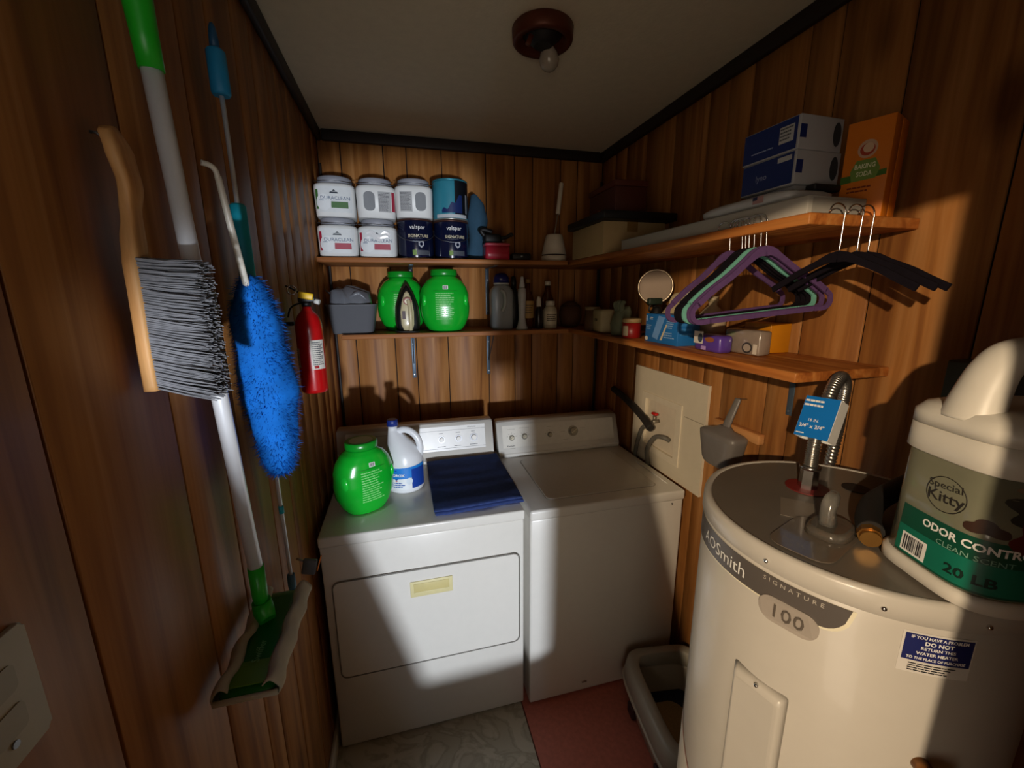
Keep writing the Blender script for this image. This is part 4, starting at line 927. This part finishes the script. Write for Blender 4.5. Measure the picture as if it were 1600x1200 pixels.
b = mb(); b.loft([(.001, .046, .020, 0, .010, 3), (.05, .052, .020, 0, .010, 2.6), (.12, .048, .020, 0, .012, 2.4), (.17, .032, .018, 0, .014, 2.2), (.205, .014, .012, 0, .020, 2), (.222, .003, .006, 0, .026, 2)], 36); b.build('black_shell', BLACK, t)
CR = mat('#c9bd96', .35, coat=.2)
b = mb(); b.loft([(.004, .018, .008, 0, -.016, 2.6), (.04, .030, .010, -.002, -.018, 2.6), (.10, .032, .010, -.002, -.018, 2.4), (.15, .024, .009, 0, -.012, 2.2), (.185, .012, .008, 0, -.004, 2), (.196, .003, .004, 0, 0, 2)], 32); b.build('cream_cover', CR, t)
mb().tube(spl([(.010, -.024, .012), (.012, -.042, .05), (.012, -.044, .11), (.006, -.030, .155)]), .0095, 12).build('handle', CR, t)
ir = front(-.029)
disc(t, ir, .002, .150, .020, .018, mat('#8a2f22', .5), 'temperature_dial', .001); disc(t, ir, .002, .149, .014, .012, CR, 'dial_centre', .0016); decal(t, ir, -.026, .066, -.010, .104, mat('#3a1614', .5), 'dark_window', .001, 4)
mb().tube(spl([(-.02, .03, .012), (-.055, .02, .010), (-.05, -.03, .008), (.02, -.040, .006), (.05, -.030, .006)]), .0045, 8).build('power_cord', BLACK, t)

t = thing('detergent_jug', 'pale grey detergent jug with dark blue cap beside the shelf bracket', 'jug', (.858, 2.155, Z2))
DJ = mat('#8c9296', .4, noise_amt=.03, coat=.1)
b = mb(); b.loft([(0, .052, .040, 0, 0, 4), (.005, .058, .045, 0, 0, 4), (.18, .060, .046, 0, 0, 4), (.205, .055, .042, 0, 0, 3.5), (.222, .040, .034, 0, 0, 2.5), (.228, .034, .030, 0, 0, 2)], 44); b.build('body', DJ, t)
mb().loft([(.2285, .040, .036), (.236, .042, .038), (.238, .036, .034)], 36).build('pour_collar', mat('#b9bcc0', .4), t)
mb().loft([(.2385, .042, .038), (.262, .040, .037), (.280, .030, .028), (.287, .012, .012)], 36).build('cap', mat('#121a66', .35, coat=.2), t)
mb().tube(spl([(-.012, -.044, .200), (.004, -.056, .180), (.006, -.058, .130), (-.006, -.046, .095)]), .010, 12).build('handle', mat('#a3a9ad', .4), t)
def bottle(name, loc, label, secs, body, cap, capm, group='bottles on the lower back shelf', lab=None, cat='bottle'):
    t = thing(name, label, cat, loc, 0, group)
    mb().loft([(z, r, r) for z, r in secs], 32).build('body', body, t); mb().loft([(z, r, r) for z, r in cap], 28).build('cap', capm, t)
    if lab:
        r, a, c, m = lab; l = mb().patch(lambda u, v: oncyl(r)(-r*1.3+2.6*r*u, a+(c-a)*v, .0008), 16, 2).build('label', m, t); lines(l, oncyl(r), -r*.8, a+(c-a)*.25, r*.8, a+(c-a)*.8, 4, mat('#4a3a22', .5), h=.0014)
    return t
CAPW = mat('#cfc6b2', .45)
bottle('squeeze_bottle', (.954, 2.098, Z2), 'slim white bottle with narrow waist and flared foot on the lower back shelf', [(0, .030), (.004, .032), (.02, .024), (.06, .017), (.12, .019), (.18, .022), (.205, .020), (.212, .012)], mat('#b3b3b4', .4), [(.2125, .014), (.225, .014), (.245, .010), (.262, .009), (.268, .005)], mat('#bfc0c4', .4))
bottle('dark_spray_bottle', (.944, 2.232, Z2), 'black bottle almost hidden behind the blue-capped jug', [(0, .030), (.004, .033), (.17, .033), (.20, .02), (.215, .012)], BLACK, [(.2155, .015), (.24, .016), (.27, .012), (.275, .006)], BLACK)
AMB = mat('#4a2408', .15, coat=.4, noise_amt=.05)
bottle('amber_bottle', (1.004, 2.155, Z2), 'brown glass bottle with tan label beside the slim white bottle', [(0, .028), (.004, .031), (.14, .031), (.175, .024), (.20, .012), (.235, .011)], AMB, [(.2355, .013), (.256, .013), (.258, .010)], mat('#8b6a3c', .5), lab=(.031, .055, .145, mat('#a8854a', .6)))
bottle('dropper_bottle', (1.050, 2.112, Z2), 'small dark bottle with tall white cap on the lower back shelf', [(0, .018), (.003, .020), (.095, .020), (.11, .012), (.115, .010)], mat('#140d0c', .3), [(.1155, .013), (.15, .012), (.165, .008), (.168, .004)], CAPW)
bottle('amber_bottle', (1.135, 2.215, Z2), 'tall amber bottle with pale cap behind the small white pill bottle', [(0, .030), (.004, .033), (.15, .033), (.18, .022), (.20, .016), (.225, .015)], AMB, [(.2255, .017), (.246, .017), (.249, .013)], CAPW)
bottle('pill_bottle', (1.122, 2.135, Z2), 'squat white pill bottle on the lower back shelf near the corner', [(0, .034), (.003, .037), (.095, .037), (.112, .028), (.118, .022)], mat('#c4ba9e', .45), [(.1185, .024), (.142, .024), (.144, .021)], CAPW, lab=(.037, .02, .09, mat('#d0c6aa', .5)))
t = thing('round_basket', 'small round brown basket in the dark corner of the lower shelf', 'basket', (1.272, 2.215, Z2))
b = mb(); b.loft([(0, .040, .040), (.01, .052, .052), (.05, .064, .064), (.09, .060, .060), (.125, .042, .042), (.14, .02, .02)], 32); b.build('body', mat('#4d2d16', .8, bump=1, bscale=60), t)
mb().tube([(.05*math.cos(i*PI/10), .05*math.sin(i*PI/10), .112) for i in range(20)], .005, 8, closed=True, cap=False).build('rim', mat('#3c2110', .8), t)

# ================================================================ lower right shelf
t = thing('wipes_pack', 'cream wipes pack leaning in the dark part of the lower right shelf', 'pack', (1.285, 1.80, Z2), -.15)
mb().box((0, 0, .055), (.10, .13, .105), bevel=.012).lump(.003, 20).build('pack', mat('#a89a74', .6), t); mb().box((-.052, 0, .06), (.004, .03, .012), bevel=.002).build('flap', mat('#6f654a', .5), t)
t = thing('brown_canister', 'dull brown canister at the far end of the lower right shelf', 'canister', (1.270, 1.925, Z2))
mb().loft([(0, .034, .034), (.003, .036, .036), (.10, .036, .036)], 28).build('body', mat('#54371f', .6), t); mb().loft([(.1005, .037, .037), (.115, .037, .037), (.117, .034, .034)], 28).build('lid', mat('#7d6a4a', .6), t)
t = thing('glove_pair', 'grey-green work gloves flopped over the items on lower right shelf', 'gloves', (1.275, 1.655, Z2))
b = mb(); b.loft([(0.001, .030, .040, 0, 0, 3), (.05, .034, .045, 0, 0, 3), (.10, .028, .05, .006, -.005, 2.5), (.125, .015, .035, .01, -.01, 2)], 32)
for k in range(4): b.tube(spl([(-.008, -.03+.02*k, .10), (-.012, -.035+.022*k, .13), (-.006, -.045+.024*k, .150)], 4), [.0095]*8+[.006], 8)
b.lump(.007, 26, 9)
for v in b.bm.verts: v.co.z = max(.0005, v.co.z)
b.build('fabric', mat('#6f755c', .85, noise_amt=.2, bump=.5), t)
t = thing('red_canister', 'small red canister with tan lid on the lower right shelf', 'canister', (1.268, 1.545, Z2))
mb().loft([(0, .034, .034), (.003, .037, .037), (.062, .037, .037)], 32).build('body', mat('#8c1414', .4, coat=.2), t); mb().loft([(.0625, .0385, .0385), (.078, .0385, .0385), (.080, .035, .035)], 32).build('lid', mat('#9b8258', .5), t)
decal(t, oncyl(.037, a0=-PI*.75), -.03, .01, -.004, .05, mat('#b7ab90', .5), 'label', .0008, 6)
t = thing('spray_bottle', 'black spray bottle behind the red canister on the lower right shelf', 'bottle', (1.352, 1.50, Z2))
mb().loft([(0, .030, .030), (.004, .034, .034), (.09, .034, .034), (.12, .018, .018), (.13, .013, .013)], 28).build('body', BLACK, t)
mb().box((-.012, 0, .148), (.062, .022, .026), bevel=.005).build('trigger_head', mat('#1c2a20', .5), t); mb().tube(spl([(-.030, 0, .138), (-.036, 0, .118), (-.028, 0, .104)]), .004, 8).build('trigger', BLACK, t)
t = thing('round_mirror', 'round mirror with pale rim standing on the lower right shelf', 'mirror', (1.415, 1.617, Z2))
t.rotation_euler = (0, 0, .99)
def ringx(r, x, n=40): return [Vector((x, r*math.cos(2*PI*i/n), .208+r*math.sin(2*PI*i/n))) for i in range(n)]
mb().rings([ringx(.066, -.003), ringx(.066, .003)]).build('mirror_glass', mat('#8f7a66', .55, .0, noise_amt=.03), t)
b = mb(); b.tube(ringx(.070, 0), .0045, 8, closed=True, cap=False); b.build('rim', mat('#b8a890', .3, .6), t)
b = mb(); b.cyl((0, 0, .012), (0, 0, .136), .006, n=12); b.loft([(0, .045, .045), (.006, .045, .045), (.012, .02, .02)], 28); b.build('stand', mat('#2a2018', .4, .5), t)
t = thing('cream_jug', 'cream plastic jug with moulded handle behind the blue carton', 'jug', (1.392, 1.405, Z2))
CJ = mat('#c9b690', .45, noise_amt=.03)
b = mb(); b.loft([(0, .048, .058, 0, 0, 4), (.004, .052, .062, 0, 0, 4), (.105, .052, .064, 0, 0, 4), (.130, .044, .054, 0, -.006, 3), (.150, .026, .026, 0, -.030, 2), (.160, .017, .017, 0, -.034, 2), (.168, .017, .017, 0, -.034, 2)], 40)
b.tube(spl([(-.0, -.022, .150), (0, .004, .170), (0, .036, .168), (0, .056, .145), (0, .058, .115)]), .0115, 12); b.build('body', CJ, t)
mb().loft([(.1685, .021, .021, 0, -.034), (.184, .020, .020, 0, -.034), (.186, .017, .017, 0, -.034)], 24).build('cap', mat('#b9ac92', .5), t)
t = thing('ribbed_bottle', 'beige bottle with dark round mark between cream jug and hangers', 'bottle', (1.425, 1.27, Z2))
mb().loft([(0, .038, .040, 0, 0, 3), (.004, .041, .043, 0, 0, 3), (.10, .041, .043, 0, 0, 3), (.128, .024, .024), (.135, .015, .015), (.150, .015, .015)], 32).build('body', mat('#b8a586', .45), t); mb().loft([(.1505, .019, .019), (.168, .018, .018)], 20).build('cap', mat('#a89878', .5), t)
disc(t, leftf(-.0415), -.004, .085, .013, .012, mat('#4a3a2c', .5), 'round_mark', .0012)

t = thing('blue_carton', 'bright blue carton with white print on the lower right shelf', 'box', (1.257, 1.432, Z2))
BC = mat('#1f6fb8', .45, noise_amt=.03)
mb().box((.048, -.101, .0525), (.088, .198, .105), bevel=.0015).build('carton', BC, t)
lf = leftf(.0035); LBt = mat('#8fb4e0', .5)
t2 = t
b = mb(); b.quad([lf(u, v, .0008) for u, v in ((.050, .020), (.085, .012), (.125, .095), (.085, .100))]); b.build('pale_figure', mat('#6fa0dc', .5), t)
b = mb(); b.quad([lf(u, v, .0012) for u, v in ((.100, .012), (.112, .012), (.140, .070), (.134, .072))]); b.build('cream_stroke', mat('#dccfae', .5), t)
lines(t, lf, .012, .045, .045, .065, 3, LBt); lines(t, lf, .125, .020, .185, .045, 3, LBt); lines(t, lf, .030, .082, .050, .094, 2, WHITETXT); lines(t, lf, .135, .055, .18, .085, 4, LBt)
disc(t, lf, .014, .012, .010, .008, mat('#d9d6cc', .5), 'white_spot', .001); decal(t, lf, .006, .078, .016, .098, LBt, 'pale_tab', .001, 3)
fn = lambda u, v, h=0: Vector((.004+u, -.1998-h, v)); lines(t, fn, .01, .03, .075, .08, 3, mat('#3d8ad0', .5))
t = thing('puppy_pad_pack', 'small purple and white pack in front of the clear wrapped pack', 'pack', (1.262, 1.150, Z2), .0)
mb().box((.026, -.058, .027), (.05, .115, .053), bevel=.010).lump(.002, 30).build('pack', mat('#5a3f9c', .3, coat=.4), t)
lf = leftf(.0005); decal(t, lf, .004, .024, .046, .062, mat('#d9d4cc', .4), 'white_panel', .0030, 4); disc(t, lf, .034, .042, .011, .014, mat('#3d4a5e', .5), 'dark_oval', .0036); decal(t, lf, .040, .006, .062, .018, mat('#b89ae0', .4), 'lilac_mark', .003, 3); disc(t, lf, .075, .040, .020, .008, mat('#9a5a35', .5), 'orange_mark', .0032)
t = thing('clear_pack', 'clear wrapped grey-brown pack at the front of the lower right shelf', 'pack', (1.325, 1.085, Z2), .05)
mb().box((.025, -.060, .037), (.048, .130, .073), bevel=.008).lump(.003, 26, 2).build('pack', mat('#8e8074', .18, noise_amt=.18, nscale=30, coat=.8), t)
lf = leftf(-.001); disc(t, lf, .088, .022, .018, .016, mat('#3c3a38', .4), 'logo_ring', .0024); disc(t, lf, .088, .022, .013, .011, mat('#a79a8c', .4), 'logo_centre', .003); decal(t, lf, .108, .006, .122, .034, mat('#d3cabb', .4), 'white_corner', .002, 3)
t = thing('orange_carton', 'orange and yellow carton standing against wall behind the clear pack', 'box', (1.410, 1.105, Z2), .0)
mb().box((.04, -.052, .045), (.076, .10, .088), bevel=.0015).build('carton', mat('#c8800f', .45), t); decal(t, leftf(.002), .002, .052, .100, .066, mat('#e2c23a', .45), 'yellow_stripe', .001, 4)

# ================================================================ hangers
HB_ = .0125
def ribbon(pts, w, th, M, b, closed=False):
    """flat strap following pts (2-D list u, v) with width w and thickness th, M maps (u, v, h) to 3-D"""
    n = len(pts); R = []
    for i in range(n):
        p = Vector(pts[i]); a = Vector(pts[(i-1) % n] if closed or i else pts[0]); c = Vector(pts[(i+1) % n] if closed or i < n-1 else pts[-1])
        t_ = (c-a).normalized(); nn = Vector((-t_.y, t_.x)); ww = w[i] if isinstance(w, list) else w; p1, p2 = p+nn*ww/2, p-nn*ww/2
        R.append([M(p1.x, p1.y, th/2), M(p1.x, p1.y, -th/2), M(p2.x, p2.y, -th/2), M(p2.x, p2.y, th/2)])
    b.rings(R, cap=True, smooth=False, closed=closed); return b
def sp2(pts, k=6): return [(p.x, p.y) for p in spl([(x, y, 0) for x, y in pts], k)]
def hanger(loc, rz, m, label, full=True, tilt=0, group='velvet hangers on the edge of the upper right shelf', hw=.205, top=-.066, drop=1.0):
    """origin on the shelf edge; the hanger spreads along local x, hook curls over towards +y"""
    t = thing('clothes_hanger', label, 'hanger', loc, rz, group)
    t.rotation_euler = (0, tilt, rz)
    M_ = lambda u, v, h=0: Vector((u, h-.006, v))
    b = mb()
    sh = sp2([(0, top), (.020, top-.004*drop), (.045, top-.020*drop), (.09, top-.052*drop), (hw*.75, top-.082*drop), (hw-.008, top-.110*drop)])
    wl = [.024-.010*min(1, i/12) for i in range(len(sh))]
    ribbon(sh, wl, .0055, M_, b); ribbon([(-x, y) for x, y in sh], wl, .0055, M_, b)
    if full:
        lo = sp2([(hw-.012, top-.108), (hw+.004, top-.122), (hw+.004, top-.142), (hw-.012, top-.152), (hw-.04, top-.152)])
        ribbon(lo, .0115, .0055, M_, b); ribbon([(-x, y) for x, y in lo], .0115, .0055, M_, b); ribbon([(-hw+.045, top-.152), (0, top-.152), (hw-.045, top-.152)], .0115, .0055, M_, b)
    else:
        pass
    b.build('frame', m, t)
    hk = spl([(0, -.006, top+.006), (0, -.0062, -.02), (0, -.006, .004), (0, .002, .0155), (0, .016, .019), (0, .030, .014), (0, .036, .003)], 6)
    # the hook lies over the carton on the shelf edge
    mb().tube([(p.x, p.y, p.z) for p in hk], .0017, 8).build('hook', CHROME, t)
    return t
PUR = mat('#5d4370', .95, noise_amt=.12, nscale=80, bump=.3, spec=.15); TEA = mat('#6fb0a0', .9, noise_amt=.08, nscale=80, spec=.15); BLK = mat('#17131a', .95, noise_amt=.2, spec=.1)
HX_ = 1.1835
hang = [(.968, PUR, 'purple velvet hanger furthest from the camera, apart from the rest', .05),
        (.926, BLK, 'black velvet hanger next in front of the far purple one', .02), (.915, BLK, 'black velvet hanger in the middle of the three black ones', .0), (.904, BLK, 'black velvet hanger directly behind the mint green one', -.02),
        (.888, TEA, 'mint green velvet hanger, the only green one', -.02), (.868, PUR, 'purple velvet hanger directly in front of the mint green one', -.03), (.852, PUR, 'purple velvet hanger closest to the camera on the front edge', -.06)]
for y, m, lab, a in hang: hanger((HX_+.012, y, S1+.0), a, m, lab, tilt=-.09, hw=.188)
for x, a in ((1.268, 0.06), (1.318, 0), (1.350, -.04)):
    hanger((x, .7255, S1+.0), PI/2, BLK, '', False, 0, 'black hangers on the end edge of the upper right shelf', .165, -.088, .62)
hs = [o for o in COL.objects if o.get('group') == 'black hangers on the end edge of the upper right shelf']
for o, l in zip(hs, ('black hanger on the shelf end edge, furthest from the wall', 'black hanger on the shelf end edge, between the other two', 'black hanger on the shelf end edge, closest to the wall')): o['label'] = l
